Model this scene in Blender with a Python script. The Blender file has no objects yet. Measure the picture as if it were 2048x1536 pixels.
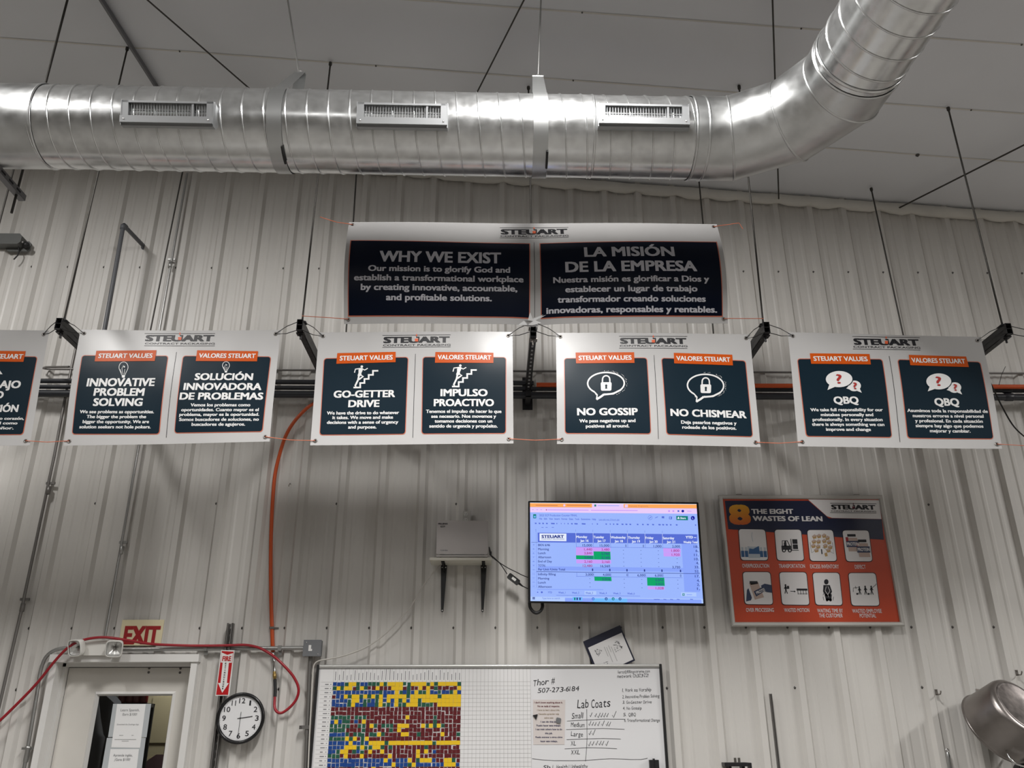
ROW1, ROW2, SCREEN = 240.0, 45.0, 0.9     # lamp powers (W) and screen brightness
EL, ELZ, ELR = 85.5, 0.0, 0.72     # duct elbow: turn and rise of the outlet
POTAX, HDL = (0.33, -0.80, 0.50), (0.25, -1.0)
import bpy, math, random
from mathutils import Vector, Matrix

# ---------------------------------------------------------------- camera, world, lights, exposure
SC = bpy.context.scene
COL = SC.collection
F = 1700.0
TH, YAW, ROLL = math.radians(22.534), math.radians(1.172), math.radians(-0.212)
_f = Vector((math.sin(YAW)*math.cos(TH), math.cos(YAW)*math.cos(TH), math.sin(TH)))
_r0 = Vector((math.cos(YAW), -math.sin(YAW), 0.0)); _u0 = _r0.cross(_f)
_r = _r0*math.cos(ROLL) + _u0*math.sin(ROLL); _u = _u0*math.cos(ROLL) - _r0*math.sin(ROLL)
CAM = Vector((0.0, -6.383, 1.65))
cam_data = bpy.data.cameras.new('camera'); cam = bpy.data.objects.new('camera', cam_data); COL.objects.link(cam)
cam_data.sensor_width = 36.0; cam_data.lens = F/2048*36.0; cam_data.clip_start = 0.05; cam_data.clip_end = 200
cam.matrix_world = Matrix(((_r.x, _u.x, -_f.x, CAM.x), (_r.y, _u.y, -_f.y, CAM.y), (_r.z, _u.z, -_f.z, CAM.z), (0, 0, 0, 1)))
SC.camera = cam
SC.view_settings.view_transform = 'Standard'; SC.view_settings.look = 'None'
SC.view_settings.gamma = 1.0; SC.view_settings.use_curve_mapping = False
SC.view_settings.exposure = 0.12
SC.cycles.use_denoising = True
SC.cycles.max_bounces = 8; SC.cycles.diffuse_bounces = 5
SC.cycles.caustics_reflective = False; SC.cycles.caustics_refractive = False
SC.cycles.sample_clamp_indirect = 4.0
world = bpy.data.worlds.new('hall_air'); SC.world = world; world.use_nodes = True
world.node_tree.nodes['Background'].inputs[0].default_value = (0.9, 0.93, 1.0, 1)
world.node_tree.nodes['Background'].inputs[1].default_value = 0.02
def lamp(name, loc, w, d, power, color=(1.0, 0.98, 0.955), tilt=0.0):
    L = bpy.data.lights.new(name, 'AREA'); L.shape = 'RECTANGLE'; L.size = w; L.size_y = d; L.energy = power; L.color = color; L.spread = math.radians(176)
    o = bpy.data.objects.new(name, L); COL.objects.link(o); o.location = loc; o.rotation_euler = (math.radians(tilt), 0, 0)
    return o
# ceiling lamps of the hall: rows of bright linear fixtures hanging below the roof
for x, k in ((-4.3, 1.0), (0.35, 1.12), (8.6, 1.5)):
    lamp('hall_lamp', (x, -4.2, 6.10 - 0.0805*x), 0.30, 2.4, ROW1*k)
for y in (-9.5, -14.5):
    for x in (-7.0, -2.4, 2.2, 6.8):
        lamp('hall_lamp', (x, y, 6.10 - 0.0805*x), 0.30, 2.4, ROW2)
lamp('storeroom_lamp', (-2.6, 1.2, 2.55), 0.5, 0.3, 9.0)

# ---------------------------------------------------------------- helpers
def ray(px, py): return _f + _r*((px-1024.0)/F) - _u*((py-768.0)/F)
def W(px, py, y=0.0):
    d = ray(px, py); return CAM + d*((y-CAM.y)/d.y)
def ZP(px, py, z):
    d = ray(px, py); return CAM + d*((z-CAM.z)/d.z)
def PL(px, py, p0, n):
    d = ray(px, py); return CAM + d*((p0-CAM).dot(n)/d.dot(n))
CEIL0, CEILS = 6.36, -0.0805
def ceil_z(x): return CEIL0 + CEILS*x
CN = Vector((CEILS, 0, -1)).normalized()
def CP(px, py, drop=0.0): return PL(px, py, Vector((0, 0, CEIL0-drop)), CN)

def new_mat(name, color, rough=0.5, metal=0.0, spec=0.5, emit=None, estr=0.0):
    m = bpy.data.materials.new(name); m.use_nodes = True
    b = m.node_tree.nodes['Principled BSDF']
    b.inputs['Base Color'].default_value = (*color, 1); b.inputs['Roughness'].default_value = rough
    b.inputs['Metallic'].default_value = metal; b.inputs['Specular IOR Level'].default_value = spec
    if emit: b.inputs['Emission Color'].default_value = (*emit, 1); b.inputs['Emission Strength'].default_value = estr
    return m
def srgb(r, g, b):
    def c(v):
        v /= 255.0
        return v/12.92 if v <= 0.04045 else ((v+0.055)/1.055)**2.4
    return (c(r), c(g), c(b))
def noise_vary(m, scale, lo, hi, detail=4, stretch=(1, 1, 1), rough=None, bump=0.0, bscale=None):
    nt = m.node_tree; N = nt.nodes; L = nt.links; b = N['Principled BSDF']
    tc = N.new('ShaderNodeTexCoord'); mp = N.new('ShaderNodeMapping'); mp.inputs['Scale'].default_value = stretch
    L.new(tc.outputs['Object'], mp.inputs['Vector'])
    nz = N.new('ShaderNodeTexNoise'); nz.inputs['Scale'].default_value = scale; nz.inputs['Detail'].default_value = detail
    L.new(mp.outputs['Vector'], nz.inputs['Vector'])
    base = b.inputs['Base Color'].default_value[:]
    cr = N.new('ShaderNodeValToRGB'); cr.color_ramp.elements[0].position = 0.3; cr.color_ramp.elements[1].position = 0.7
    cr.color_ramp.elements[0].color = tuple(c*lo for c in base[:3]) + (1,)
    cr.color_ramp.elements[1].color = tuple(min(1, c*hi) for c in base[:3]) + (1,)
    L.new(nz.outputs['Fac'], cr.inputs['Fac']); L.new(cr.outputs['Color'], b.inputs['Base Color'])
    if rough:
        mr = N.new('ShaderNodeMapRange'); mr.inputs['From Min'].default_value = 0.3; mr.inputs['From Max'].default_value = 0.7
        mr.inputs['To Min'].default_value = rough[0]; mr.inputs['To Max'].default_value = rough[1]
        L.new(nz.outputs['Fac'], mr.inputs['Value']); L.new(mr.outputs['Result'], b.inputs['Roughness'])
    if bump:
        n2 = N.new('ShaderNodeTexNoise'); n2.inputs['Scale'].default_value = bscale or scale; n2.inputs['Detail'].default_value = 3
        L.new(mp.outputs['Vector'], n2.inputs['Vector'])
        n2.inputs['Detail'].default_value = 0.0; bp = N.new('ShaderNodeBump'); bp.inputs['Strength'].default_value = 1.0; bp.inputs['Distance'].default_value = bump
        L.new(n2.outputs['Fac'], bp.inputs['Height']); L.new(bp.outputs['Normal'], b.inputs['Normal'])
    return m

M = {}
M['wall'] = noise_vary(new_mat('painted_liner_panel', (0.65, 0.63, 0.598), 0.42), 2.2, 0.93, 1.04, 5, (1, 1, 0.25))
M['screw'] = new_mat('panel_screw', (0.10, 0.095, 0.09), 0.5, 0.4)
M['ceiling'] = noise_vary(new_mat('vinyl_insulation', (0.84, 0.86, 0.90), 0.55), 0.7, 0.94, 1.03, 3, (1, 1, 1), None, 0.05, 1.3)
M['fold'] = noise_vary(new_mat('insulation_fold', (0.74, 0.72, 0.67), 0.5), 3, 0.9, 1.05, 4, (1, 1, 1), None, 0.02, 7)
M['floor'] = noise_vary(new_mat('concrete_floor', (0.225, 0.215, 0.20), 0.4), 0.9, 0.75, 1.15, 5)
M['white_wall'] = noise_vary(new_mat('racking_and_stock', (0.20, 0.185, 0.16), 0.6), 0.6, 0.4, 1.5, 3)
M['galv'] = noise_vary(new_mat('galvanised_sheet', (0.72, 0.73, 0.73), 0.22, 0.92), 16, 0.86, 1.05, 2, (1, 1, 1), (0.20, 0.27), 0.0, 1.1)
M['galv_dull'] = noise_vary(new_mat('dull_galvanised_sheet', (0.62, 0.63, 0.63), 0.34, 1.0), 9, 0.88, 1.06, 4, (1, 1, 1), (0.28, 0.40), 0.012, 1.2)
M['galv_strap'] = new_mat('galvanised_strap', (0.50, 0.51, 0.51), 0.38, 0.95)
M['grille'] = new_mat('grille_metal', (0.42, 0.43, 0.44), 0.38, 0.8)
M['dark'] = new_mat('dark_void', (0.012, 0.012, 0.016), 0.8)
M['rod'] = new_mat('threaded_steel', (0.07, 0.066, 0.06), 0.5, 0.6)
M['rod_bright'] = new_mat('bright_steel_rod', (0.45, 0.45, 0.44), 0.35, 0.9)
M['brace'] = new_mat('brace_steel', (0.20, 0.20, 0.21), 0.5, 0.5)
M['black'] = new_mat('black_metal', (0.012, 0.012, 0.013), 0.45)
M['strut'] = noise_vary(new_mat('dark_strut', (0.022, 0.022, 0.024), 0.42, 0.3), 20, 0.7, 1.4)
M['strut_hole'] = new_mat('strut_slot', (0.40, 0.40, 0.40), 0.5)  # light seen through the slots, put in as a pale colour
M['pipe_black'] = noise_vary(new_mat('dark_pipe', (0.020, 0.022, 0.028), 0.38), 9, 0.8, 1.3)
M['pipe_grey'] = new_mat('grey_pipe', (0.11, 0.115, 0.125), 0.45)
M['emt'] = new_mat('steel_conduit', (0.42, 0.42, 0.41), 0.36, 0.85)
M['emt_dark'] = new_mat('weathered_conduit', (0.21, 0.20, 0.19), 0.42, 0.6)
M['orange'] = new_mat('orange_tube', (0.60, 0.085, 0.012), 0.38)
M['red_hose'] = new_mat('red_hose', (0.33, 0.012, 0.022), 0.32)
M['brass'] = new_mat('brass', (0.55, 0.38, 0.14), 0.3, 1.0)
M['chrome'] = new_mat('chrome', (0.68, 0.68, 0.68), 0.18, 1.0)
M['zinc'] = new_mat('zinc_hook', (0.30, 0.28, 0.26), 0.35, 0.9)
M['vinyl'] = noise_vary(new_mat('white_vinyl', (0.56, 0.553, 0.55), 0.28, 0, 0.35), 3.0, 0.97, 1.02, 2, (1, 1, 1), None, 0.004, 4.5)
M['navy'] = noise_vary(new_mat('navy_print', (0.0075, 0.020, 0.032), 0.33, 0, 0.14), 3.0, 0.97, 1.03, 2, (1, 1, 1), None, 0.004, 4.5)
M['navy_dark'] = noise_vary(new_mat('dark_navy_print', (0.002, 0.005, 0.016), 0.33, 0, 0.14), 3.0, 0.97, 1.03, 2, (1, 1, 1), None, 0.003, 4.5)  # banner navy with the duct's shade put into the colour
M['tag'] = new_mat('orange_print', (0.64, 0.095, 0.006), 0.36, 0, 0.2)
M['outline'] = new_mat('salmon_outline', (0.60, 0.16, 0.09), 0.4)
M['ink_white'] = new_mat('white_ink', (0.85, 0.85, 0.85), 0.4)
M['ink_grey'] = new_mat('grey_ink', (0.62, 0.62, 0.68), 0.4)  # white ink dimmed: the duct's shade is in the colour
M['ink_black'] = new_mat('black_ink', (0.008, 0.008, 0.012), 0.4)
M['ink_red'] = new_mat('red_ink', (0.45, 0.03, 0.025), 0.4)
M['ink_orange'] = new_mat('orange_ink', (0.80, 0.13, 0.04), 0.4)
M['ink_faint'] = new_mat('faint_ink', (0.42, 0.41, 0.41), 0.5)
M['ink_line'] = new_mat('thin_print', (0.20, 0.20, 0.21), 0.5)
M['ink_maroon'] = new_mat('maroon_ink', (0.14, 0.02, 0.03), 0.5)
M['ink_navy'] = new_mat('navy_ink', (0.02, 0.02, 0.09), 0.5)
M['ink_tan'] = new_mat('tan_ink', (0.40, 0.33, 0.25), 0.5)
M['marker'] = new_mat('marker_ink', (0.015, 0.015, 0.02), 0.45)
M['wire'] = new_mat('black_wire', (0.01, 0.01, 0.01), 0.5)
M['string'] = new_mat('orange_string', (0.75, 0.20, 0.10), 0.6)
M['board'] = new_mat('whiteboard_enamel', (0.78, 0.78, 0.795), 0.22)
M['chart'] = new_mat('chart_paper', (0.80, 0.795, 0.795), 0.45)
M['alu'] = new_mat('aluminium', (0.72, 0.72, 0.70), 0.35, 0.75)
M['alu_dull'] = new_mat('satin_aluminium', (0.50, 0.485, 0.455), 0.5, 0.3)
M['paper'] = new_mat('paper', (0.78, 0.77, 0.77), 0.6)
M['paper_pink'] = new_mat('tinted_paper', (0.68, 0.625, 0.60), 0.6)
M['paper_flyer'] = new_mat('bright_paper', (0.90, 0.90, 0.90), 0.6)
M['sleeve'] = new_mat('plastic_sleeve', (0.52, 0.55, 0.57), 0.25)
M['mag_Y'] = new_mat('yellow_magnet', (0.86, 0.56, 0.015), 0.42)
M['mag_B'] = new_mat('blue_magnet', (0.006, 0.055, 0.26), 0.42)
M['mag_G'] = new_mat('green_magnet', (0.012, 0.095, 0.055), 0.42)
M['mag_R'] = new_mat('maroon_magnet', (0.115, 0.006, 0.010), 0.42)
M['door'] = noise_vary(new_mat('door_paint', (0.66, 0.635, 0.59), 0.45), 4, 0.96, 1.02)
M['jamb'] = new_mat('white_jamb', (0.74, 0.73, 0.71), 0.4)
M['gasket'] = new_mat('black_gap', (0.02, 0.02, 0.02), 0.7)
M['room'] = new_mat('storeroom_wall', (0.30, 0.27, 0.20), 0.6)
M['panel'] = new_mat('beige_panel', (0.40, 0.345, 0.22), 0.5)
M['jacket'] = new_mat('dark_cloth', (0.018, 0.018, 0.026), 0.8)
M['jacket_maroon'] = new_mat('maroon_cloth', (0.075, 0.035, 0.04), 0.8)
M['jar'] = new_mat('red_jar', (0.16, 0.012, 0.015), 0.2)
M['exit_board'] = new_mat('exit_sign_face', (0.78, 0.70, 0.47), 0.4)
M['exit_red'] = new_mat('exit_red', (0.34, 0.012, 0.014), 0.4)
M['plastic_white'] = new_mat('white_plastic', (0.76, 0.75, 0.71), 0.35)
M['reflector'] = new_mat('lamp_reflector', (0.80, 0.80, 0.78), 0.25, 0.6)
M['fire_red'] = new_mat('fire_sign_red', (0.50, 0.010, 0.014), 0.35)
M['label_white'] = new_mat('label_white', (0.82, 0.81, 0.79), 0.35)
M['box_grey'] = new_mat('grey_box', (0.17, 0.175, 0.185), 0.45)
M['clock_face'] = new_mat('clock_face', (0.78, 0.78, 0.79), 0.35)
M['clock_rim'] = new_mat('black_rim', (0.010, 0.010, 0.011), 0.25)
M['shelf'] = new_mat('shelf_board', (0.66, 0.64, 0.56), 0.4)
M['laptop'] = noise_vary(new_mat('silver_lid', (0.47, 0.44, 0.425), 0.38, 0.35), 3, 0.95, 1.05)
M['binder'] = new_mat('navy_binder', (0.008, 0.010, 0.030), 0.4)
M['pot'] = noise_vary(new_mat('stainless_pot', (0.30, 0.275, 0.26), 0.36, 1.0), 6, 0.9, 1.08, 3, (1, 1, 1), (0.28, 0.42))
M['pot_base'] = noise_vary(new_mat('scorched_pot_base', (0.26, 0.235, 0.225), 0.45, 0.9), 16, 0.45, 1.25, 5)
M['clear_film'] = new_mat('crumpled_film', (0.80, 0.80, 0.80), 0.10, 0.3)  # for the flakes that stand for glare on the vinyl
M['cam_grey'] = new_mat('grey_housing', (0.13, 0.135, 0.13), 0.5)
M['white_cable'] = new_mat('grey_cable', (0.55, 0.53, 0.49), 0.5)
gl = bpy.data.materials.new('door_glass'); gl.use_nodes = True
_n = gl.node_tree.nodes; _l = gl.node_tree.links; _n.remove(_n['Principled BSDF'])
_t = _n.new('ShaderNodeBsdfTransparent'); _g = _n.new('ShaderNodeBsdfGlossy'); _g.inputs['Roughness'].default_value = 0.02
_fr = _n.new('ShaderNodeFresnel'); _fr.inputs['IOR'].default_value = 1.5; _mx = _n.new('ShaderNodeMixShader')
_t.inputs['Color'].default_value = (0.93, 0.95, 0.94, 1)
_l.new(_fr.outputs[0], _mx.inputs[0]); _l.new(_t.outputs[0], _mx.inputs[1]); _l.new(_g.outputs[0], _mx.inputs[2]); _l.new(_mx.outputs[0], _n['Material Output'].inputs[0])
M['glass'] = gl
def screen_mat(name, rgb, k=1.0):
    c = srgb(*rgb)
    m = new_mat(name, (0.01, 0.01, 0.012), 0.3, 0, 0.3, c, SCREEN*k)
    return m

class MB:
    """collects faces of one mesh"""
    def __init__(s): s.v = []; s.f = []; s.m = []; s.sm = []
    def add(s, vs, fs, mi=0, smooth=False):
        o = len(s.v); s.v += [Vector(v) for v in vs]
        for f in fs: s.f.append([i+o for i in f]); s.m.append(mi); s.sm.append(smooth)
    def box(s, lo, hi, mi=0, mat=None):
        x0, y0, z0 = lo; x1, y1, z1 = hi
        vs = [(x0,y0,z0),(x1,y0,z0),(x1,y1,z0),(x0,y1,z0),(x0,y0,z1),(x1,y0,z1),(x1,y1,z1),(x0,y1,z1)]
        if mat: vs = [mat @ Vector(v) for v in vs]
        s.add(vs, [(3,2,1,0),(4,5,6,7),(0,1,5,4),(1,2,6,5),(2,3,7,6),(3,0,4,7)], mi)
    def cbox(s, lo, hi, ch, mi=0, mat=None):
        """box with chamfered edges across x and z (rounded front)"""
        x0, y0, z0 = lo; x1, y1, z1 = hi
        p = [(x0+ch,z0),(x1-ch,z0),(x1,z0+ch),(x1,z1-ch),(x1-ch,z1),(x0+ch,z1),(x0,z1-ch),(x0,z0+ch)]
        s.prism([(a, b) for a, b in p], y0, y1, mi, mat)
    def prism(s, poly, y0, y1, mi=0, mat=None, smooth=False):
        """outline in xz pushed from y0 (front) to y1"""
        n = len(poly); vs = [(a, y0, b) for a, b in poly] + [(a, y1, b) for a, b in poly]
        if mat: vs = [mat @ Vector(v) for v in vs]
        s.add(vs, [tuple(range(n)), tuple(range(2*n-1, n-1, -1))], mi)
        s.add(vs, [(i, i+n, (i+1) % n + n, (i+1) % n) for i in range(n)], mi, smooth)
    def tube(s, pts, r, seg=8, mi=0, cap=True, closed=False):
        pts = [Vector(p) for p in pts]; n = len(pts); rings = []; prev = None
        rr = r if isinstance(r, (list, tuple)) else [r]*n
        for i in range(n):
            a = pts[(i-1) % n] if (i > 0 or closed) else pts[0]; b = pts[(i+1) % n] if (i < n-1 or closed) else pts[-1]
            t = (b-a).normalized()
            if prev is None: ref = Vector((0, 0, 1)) if abs(t.z) < 0.9 else Vector((1, 0, 0)); u = t.cross(ref).normalized()
            else: u = (prev - t*prev.dot(t)).normalized()
            prev = u; w = t.cross(u)
            rings.append([pts[i] + (u*math.cos(2*math.pi*k/seg) + w*math.sin(2*math.pi*k/seg))*rr[i] for k in range(seg)])
        vs = [v for rg in rings for v in rg]; fs = []
        for i in range(n if closed else n-1):
            j = (i+1) % n
            for k in range(seg):
                k2 = (k+1) % seg; fs.append((i*seg+k, i*seg+k2, j*seg+k2, j*seg+k))
        s.add(vs, fs, mi, True)
        if cap and not closed: s.add(vs, [tuple(range(seg-1, -1, -1)), tuple((n-1)*seg+k for k in range(seg))], mi)
    def lathe(s, prof, origin, axis, seg=32, mi=0, smooth=True):
        """profile of (distance along axis, radius)"""
        axis = Vector(axis).normalized(); ref = Vector((0, 0, 1)) if abs(axis.z) < 0.9 else Vector((1, 0, 0))
        u = axis.cross(ref).normalized(); w = axis.cross(u); origin = Vector(origin)
        vs = []; n = len(prof)
        for d, r in prof:
            for k in range(seg):
                a = 2*math.pi*k/seg; vs.append(origin + axis*d + (u*math.cos(a)+w*math.sin(a))*r)
        fs = [(i*seg+k, i*seg+(k+1) % seg, (i+1)*seg+(k+1) % seg, (i+1)*seg+k) for i in range(n-1) for k in range(seg)]
        s.add(vs, fs, mi, smooth)
    def disc(s, c, axis, r, seg=24, mi=0):
        axis = Vector(axis).normalized(); ref = Vector((0, 0, 1)) if abs(axis.z) < 0.9 else Vector((1, 0, 0))
        u = axis.cross(ref).normalized(); w = axis.cross(u); c = Vector(c)
        s.add([c+(u*math.cos(2*math.pi*k/seg)+w*math.sin(2*math.pi*k/seg))*r for k in range(seg)], [tuple(range(seg))], mi)
    def build(s, name, mats, parent=None):
        me = bpy.data.meshes.new(name)
        off = Vector((0, 0, 0))
        if parent is None and s.v:
            lo = [min(v[i] for v in s.v) for i in range(3)]; hi = [max(v[i] for v in s.v) for i in range(3)]
            off = Vector(((lo[0]+hi[0])/2, (lo[1]+hi[1])/2, lo[2]))
        me.from_pydata([tuple(v-off) for v in s.v], [], s.f)
        if not isinstance(mats, (list, tuple)): mats = [mats]
        for m in mats: me.materials.append(M[m] if isinstance(m, str) else m)
        me.polygons.foreach_set('material_index', s.m); me.polygons.foreach_set('use_smooth', s.sm)
        me.update(); me.validate()
        o = bpy.data.objects.new(name, me); COL.objects.link(o)
        if parent is None: o.location = off
        else:
            o.parent = parent
            o.matrix_parent_inverse = Matrix.Translation(-world_loc(parent))
        return o
def world_loc(o):
    # objects are only ever translated; children carry an inverse, so their world origin is 0
    return o.location.copy() if o.parent is None else Vector((0, 0, 0))
def thing(name, label, cat, loc, group=None):
    o = bpy.data.objects.new(name, None); COL.objects.link(o); o.location = Vector(loc); o.empty_display_size = 0.05
    o['label'] = label; o['category'] = cat
    if group: o['group'] = group
    return o
def tag(o, label, cat, group=None, kind=None):
    o['label'] = label; o['category'] = cat
    if group: o['group'] = group
    if kind: o['kind'] = kind
    return o
def structure(o): o['kind'] = 'structure'; return o

_fc = {}
ACC = {'Ó': 'O', 'á': 'a', 'é': 'e', 'í': 'i', 'ó': 'o', 'ú': 'u', 'ñ': 'n'}
def glyphs(s, bold):
    k = (s, bold)
    if k not in _fc and any(ch in ACC for ch in s):
        base = ''.join(ACC.get(ch, ch)[0] for ch in s); vs, fs = glyphs(base, bold); vs, fs = list(vs), list(fs)
        for i, ch in enumerate(s):
            if ch not in ACC: continue
            pre = glyphs(base[:i], bold)[0] if base[:i].strip() else []; x0 = max([v[0] for v in pre] or [0.0]); x1 = max(v[0] for v in glyphs(base[:i+1], bold)[0]); cx = (x0+x1)/2+0.02
            b = 0.05+bold; h = 0.73+bold if ch.isupper() else (0.56+bold if ACC[ch][0] != 'i' else 0.70+bold)
            if ch == 'ñ': q = [[(-.17, .00), (-.17, b), (-.05, b+.05), (-.05, .05)], [(-.05, .05), (-.05, b+.05), (.05, b), (.05, 0)], [(.05, 0), (.05, b), (.17, b+.05), (.17, .05)]]
            else: q = [[(-.07, 0), (-.07+b*1.3, 0), (.08+b*1.5, .15), (.08, .15)]]
            for p in q: o = len(vs); vs += [(cx+a, h+c) for a, c in p]; fs.append(tuple(range(o, o+4)))
        _fc[k] = (vs, fs)
    if k not in _fc:
        c = bpy.data.curves.new('lettering_curve', 'FONT'); c.body = s; c.resolution_u = 3; c.offset = bold; c.fill_mode = 'FRONT'
        o = bpy.data.objects.new('lettering_curve', c); me = o.to_mesh()
        vs = [(v.co.x, v.co.y) for v in me.vertices]; fs = [tuple(p.vertices) for p in me.polygons]
        o.to_mesh_clear(); bpy.data.objects.remove(o); bpy.data.curves.remove(c); _fc[k] = (vs, fs)
    return _fc[k]

class Sheet:
    """a flat (or gently bowed) printed surface through p0 with normal n; marks are laid in thin layers on it"""
    T = 0.0012
    def __init__(s, p0, n, deform=None): s.p0 = Vector(p0); s.n = Vector(n).normalized(); s.d = deform
    def raw(s, px, py): return PL(px, py, s.p0, s.n)
    def fin(s, p, L):
        p = p + s.n*(L*s.T)
        if s.d: p = Vector((p.x, p.y + s.d(p.x, p.z), p.z))
        return p
    def at(s, px, py, L=0): return s.fin(s.raw(px, py), L)
    def grid(s, mb, q, L, nx=1, nz=1, mi=0):
        a, b, c, d = [s.raw(*p) for p in q]; vs = []      # TL TR BR BL
        for j in range(nz+1):
            v = j/nz
            for i in range(nx+1):
                u = i/nx; vs.append(s.fin((a*(1-u)+b*u)*(1-v) + (d*(1-u)+c*u)*v, L))
        fs = [(j*(nx+1)+i, (j+1)*(nx+1)+i, (j+1)*(nx+1)+i+1, j*(nx+1)+i+1) for j in range(nz) for i in range(nx)]
        mb.add(vs, fs, mi, True)
    def poly(s, mb, pts, L, mi=0): mb.add([s.at(x, y, L) for x, y in reversed(pts)], [tuple(range(len(pts)))], mi)
    def rrect(s, mb, q, r, L, mi=0, n=4):
        """rounded quad, corners TL TR BR BL, corner size r in pixels"""
        out = []
        for i in range(4):
            p = Vector(q[i]); a = Vector(q[i-1]); b = Vector(q[(i+1) % 4])
            pa = p + (a-p).normalized()*r; pb = p + (b-p).normalized()*r
            for k in range(n+1):
                t = k/n; out.append(pa*(1-t)**2 + p*2*t*(1-t) + pb*t*t)
        s.poly(mb, [(v.x, v.y) for v in out], L, mi)
    def rgrid(s, mb, q, r, L, mi=0, nx=12, nz=14):
        """rounded quad filled with a fine grid so that it follows the bow of the sheet"""
        a, b, c, d = [s.raw(*p) for p in q]; Hh = abs(q[3][1]-q[0][1]); Ww = abs(q[1][0]-q[0][0]); rv, ru = r/Hh, r/Ww
        vv = [rv*(1-math.cos(math.pi/2*k/4)) for k in range(5)]; vv = vv + [rv+(1-2*rv)*k/nz for k in range(1, nz)] + [1-x for x in reversed(vv)]
        vs = []
        for v in vv:
            e = min(v, 1-v); ins = 0.0 if e >= rv else ru*(1-math.sqrt(max(0, 1-((rv-e)/rv)**2)))
            for i in range(nx+1):
                u = ins+(1-2*ins)*i/nx; vs.append(s.fin((a*(1-u)+b*u)*(1-v) + (d*(1-u)+c*u)*v, L))
        mb.add(vs, [(j*(nx+1)+i, (j+1)*(nx+1)+i, (j+1)*(nx+1)+i+1, j*(nx+1)+i+1) for j in range(len(vv)-1) for i in range(nx)], mi, True)
    def ell(s, mb, cx, cy, rx, ry, L, mi=0, seg=24, rot=0):
        c, n = math.cos(rot), math.sin(rot)
        pts = []
        for k in range(seg):
            a = 2*math.pi*k/seg; x, y = rx*math.cos(a), ry*math.sin(a); pts.append((cx+x*c-y*n, cy+x*n+y*c))
        s.poly(mb, pts, L, mi)
    def stroke(s, mb, pts, w, L, mi=0, closed=False):
        pts = [Vector(p) for p in pts]
        if s.d:
            fine = []
            for a, b in zip(pts, pts[1:]):
                m = max(1, int((b-a).length/10)); fine += [a+(b-a)*k/m for k in range(m)]
            pts = fine+[pts[-1]]
        n = len(pts)
        seq = list(range(n)) + ([0] if closed else []); Lf, Rt = [], []
        for idx, i in enumerate(seq):
            a = pts[i-1] if (idx > 0 or closed) else pts[i]; b = pts[(i+1) % n] if (idx < len(seq)-1 or closed) else pts[i]
            if closed and idx == len(seq)-1: a, b = pts[-1], pts[1]
            t = (b-a); t = t.normalized() if t.length > 1e-6 else Vector((1, 0)); nn = Vector((-t.y, t.x))*(w/2)
            Lf.append(pts[i]+nn); Rt.append(pts[i]-nn)
        for k in range(len(seq)-1):
            s.poly(mb, [tuple(Lf[k+1]), tuple(Lf[k]), tuple(Rt[k]), tuple(Rt[k+1])], L, mi)
    def text(s, mb, t, x0, x1, yc, cap, L, mi=0, bold=0.03, dy=0.0, vert=False):
        e = max(0.0, bold); bold = 0.0        # heavy lettering: the plain outline laid down five times, slightly apart
        vs, fs = glyphs(t, bold)
        if not vs: return
        A, B = s.raw(x0, yc-dy/2), s.raw(x1, yc+dy/2); right = (B-A); wd = right.length; right.normalize()
        up = s.n.cross(right); xm = (x0+x1)/2
        ch = (s.raw(xm, yc-cap/2)-s.raw(xm, yc+cap/2)).length
        xa = min(v[0] for v in vs); xb = max(v[0] for v in vs); xa -= e; xb += e; sx = wd/(xb-xa); sz = ch/(0.682+1.2*e)
        for k, (dx, dz) in enumerate(((-e, -e*.6), (e, -e*.6), (0, 0), (-e, e*.6), (e, e*.6)) if e > 0.004 else ((0.0, 0.0),)):
            mb.add([s.fin(A + right*((x+dx-xa)*sx) + up*((y+dz+0.6*e)*sz - ch/2), L+0.06*k) for x, y in vs], fs, mi)

# ---------------------------------------------------------------- the room
RIB0, RIB = -2.127, 0.3048          # screws sit beside every rib
XL, XR, YB = -9.2, 12.6, -18.0
DX0, DX1, DZ = -3.075, -2.125, 2.155   # door opening
def wall_profile():
    pts = []; i = math.floor((XL-RIB0)/RIB)
    while RIB0 + i*RIB < XR + RIB:
        c = RIB0 + i*RIB + 0.040      # rib centre
        for dx, y in ((-0.042, 0.0), (-0.021, -0.032), (0.021, -0.032), (0.042, 0.0),
                      (0.076, 0.0), (0.090, -0.0045), (0.108, -0.0045), (0.122, 0.0), (0.182, 0.0), (0.196, -0.0045), (0.214, -0.0045), (0.228, 0.0)):
            pts.append((c+dx, y))
        i += 1
    pts = [p for p in pts if XL <= p[0] <= XR]
    for xd in (DX0, DX1):
        for a, b in zip(pts, pts[1:]):
            if a[0] < xd < b[0]:
                pts.append((xd, a[1] + (b[1]-a[1])*(xd-a[0])/(b[0]-a[0]))); break
        pts.sort()
    return pts
wp = wall_profile(); mb = MB()
for (x0, y0), (x1, y1) in zip(wp, wp[1:]):
    zb = DZ if (x0 >= DX0-1e-6 and x1 <= DX1+1e-6) else 0.0
    mb.add([(x0, y0, zb), (x1, y1, zb), (x1, y1, ceil_z(x1)+0.12), (x0, y0, ceil_z(x0)+0.12)], [(0, 1, 2, 3)], 0)
for z in (5.362, 3.93, 3.30, 2.381, 1.965):
    i = -14
    while i < 36:
        x = RIB0 + i*RIB
        if not (z < 2.2 and (DX0-0.1 < x < DX1+0.1)) and XL+0.2 < x < XR-0.2 and (z in (5.362, 2.381) or (i*7+int(z*10)) % 3 == 0):
            mb.lathe([(0.0, 0.011), (0.003, 0.011), (0.003, 0.0065), (0.008, 0.005), (0.009, 0.0)], (x, 0.0, z), (0, -1, 0), 8, 1)
        i += 1
structure(mb.build('wall_front', ['wall', 'screw']))
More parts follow.
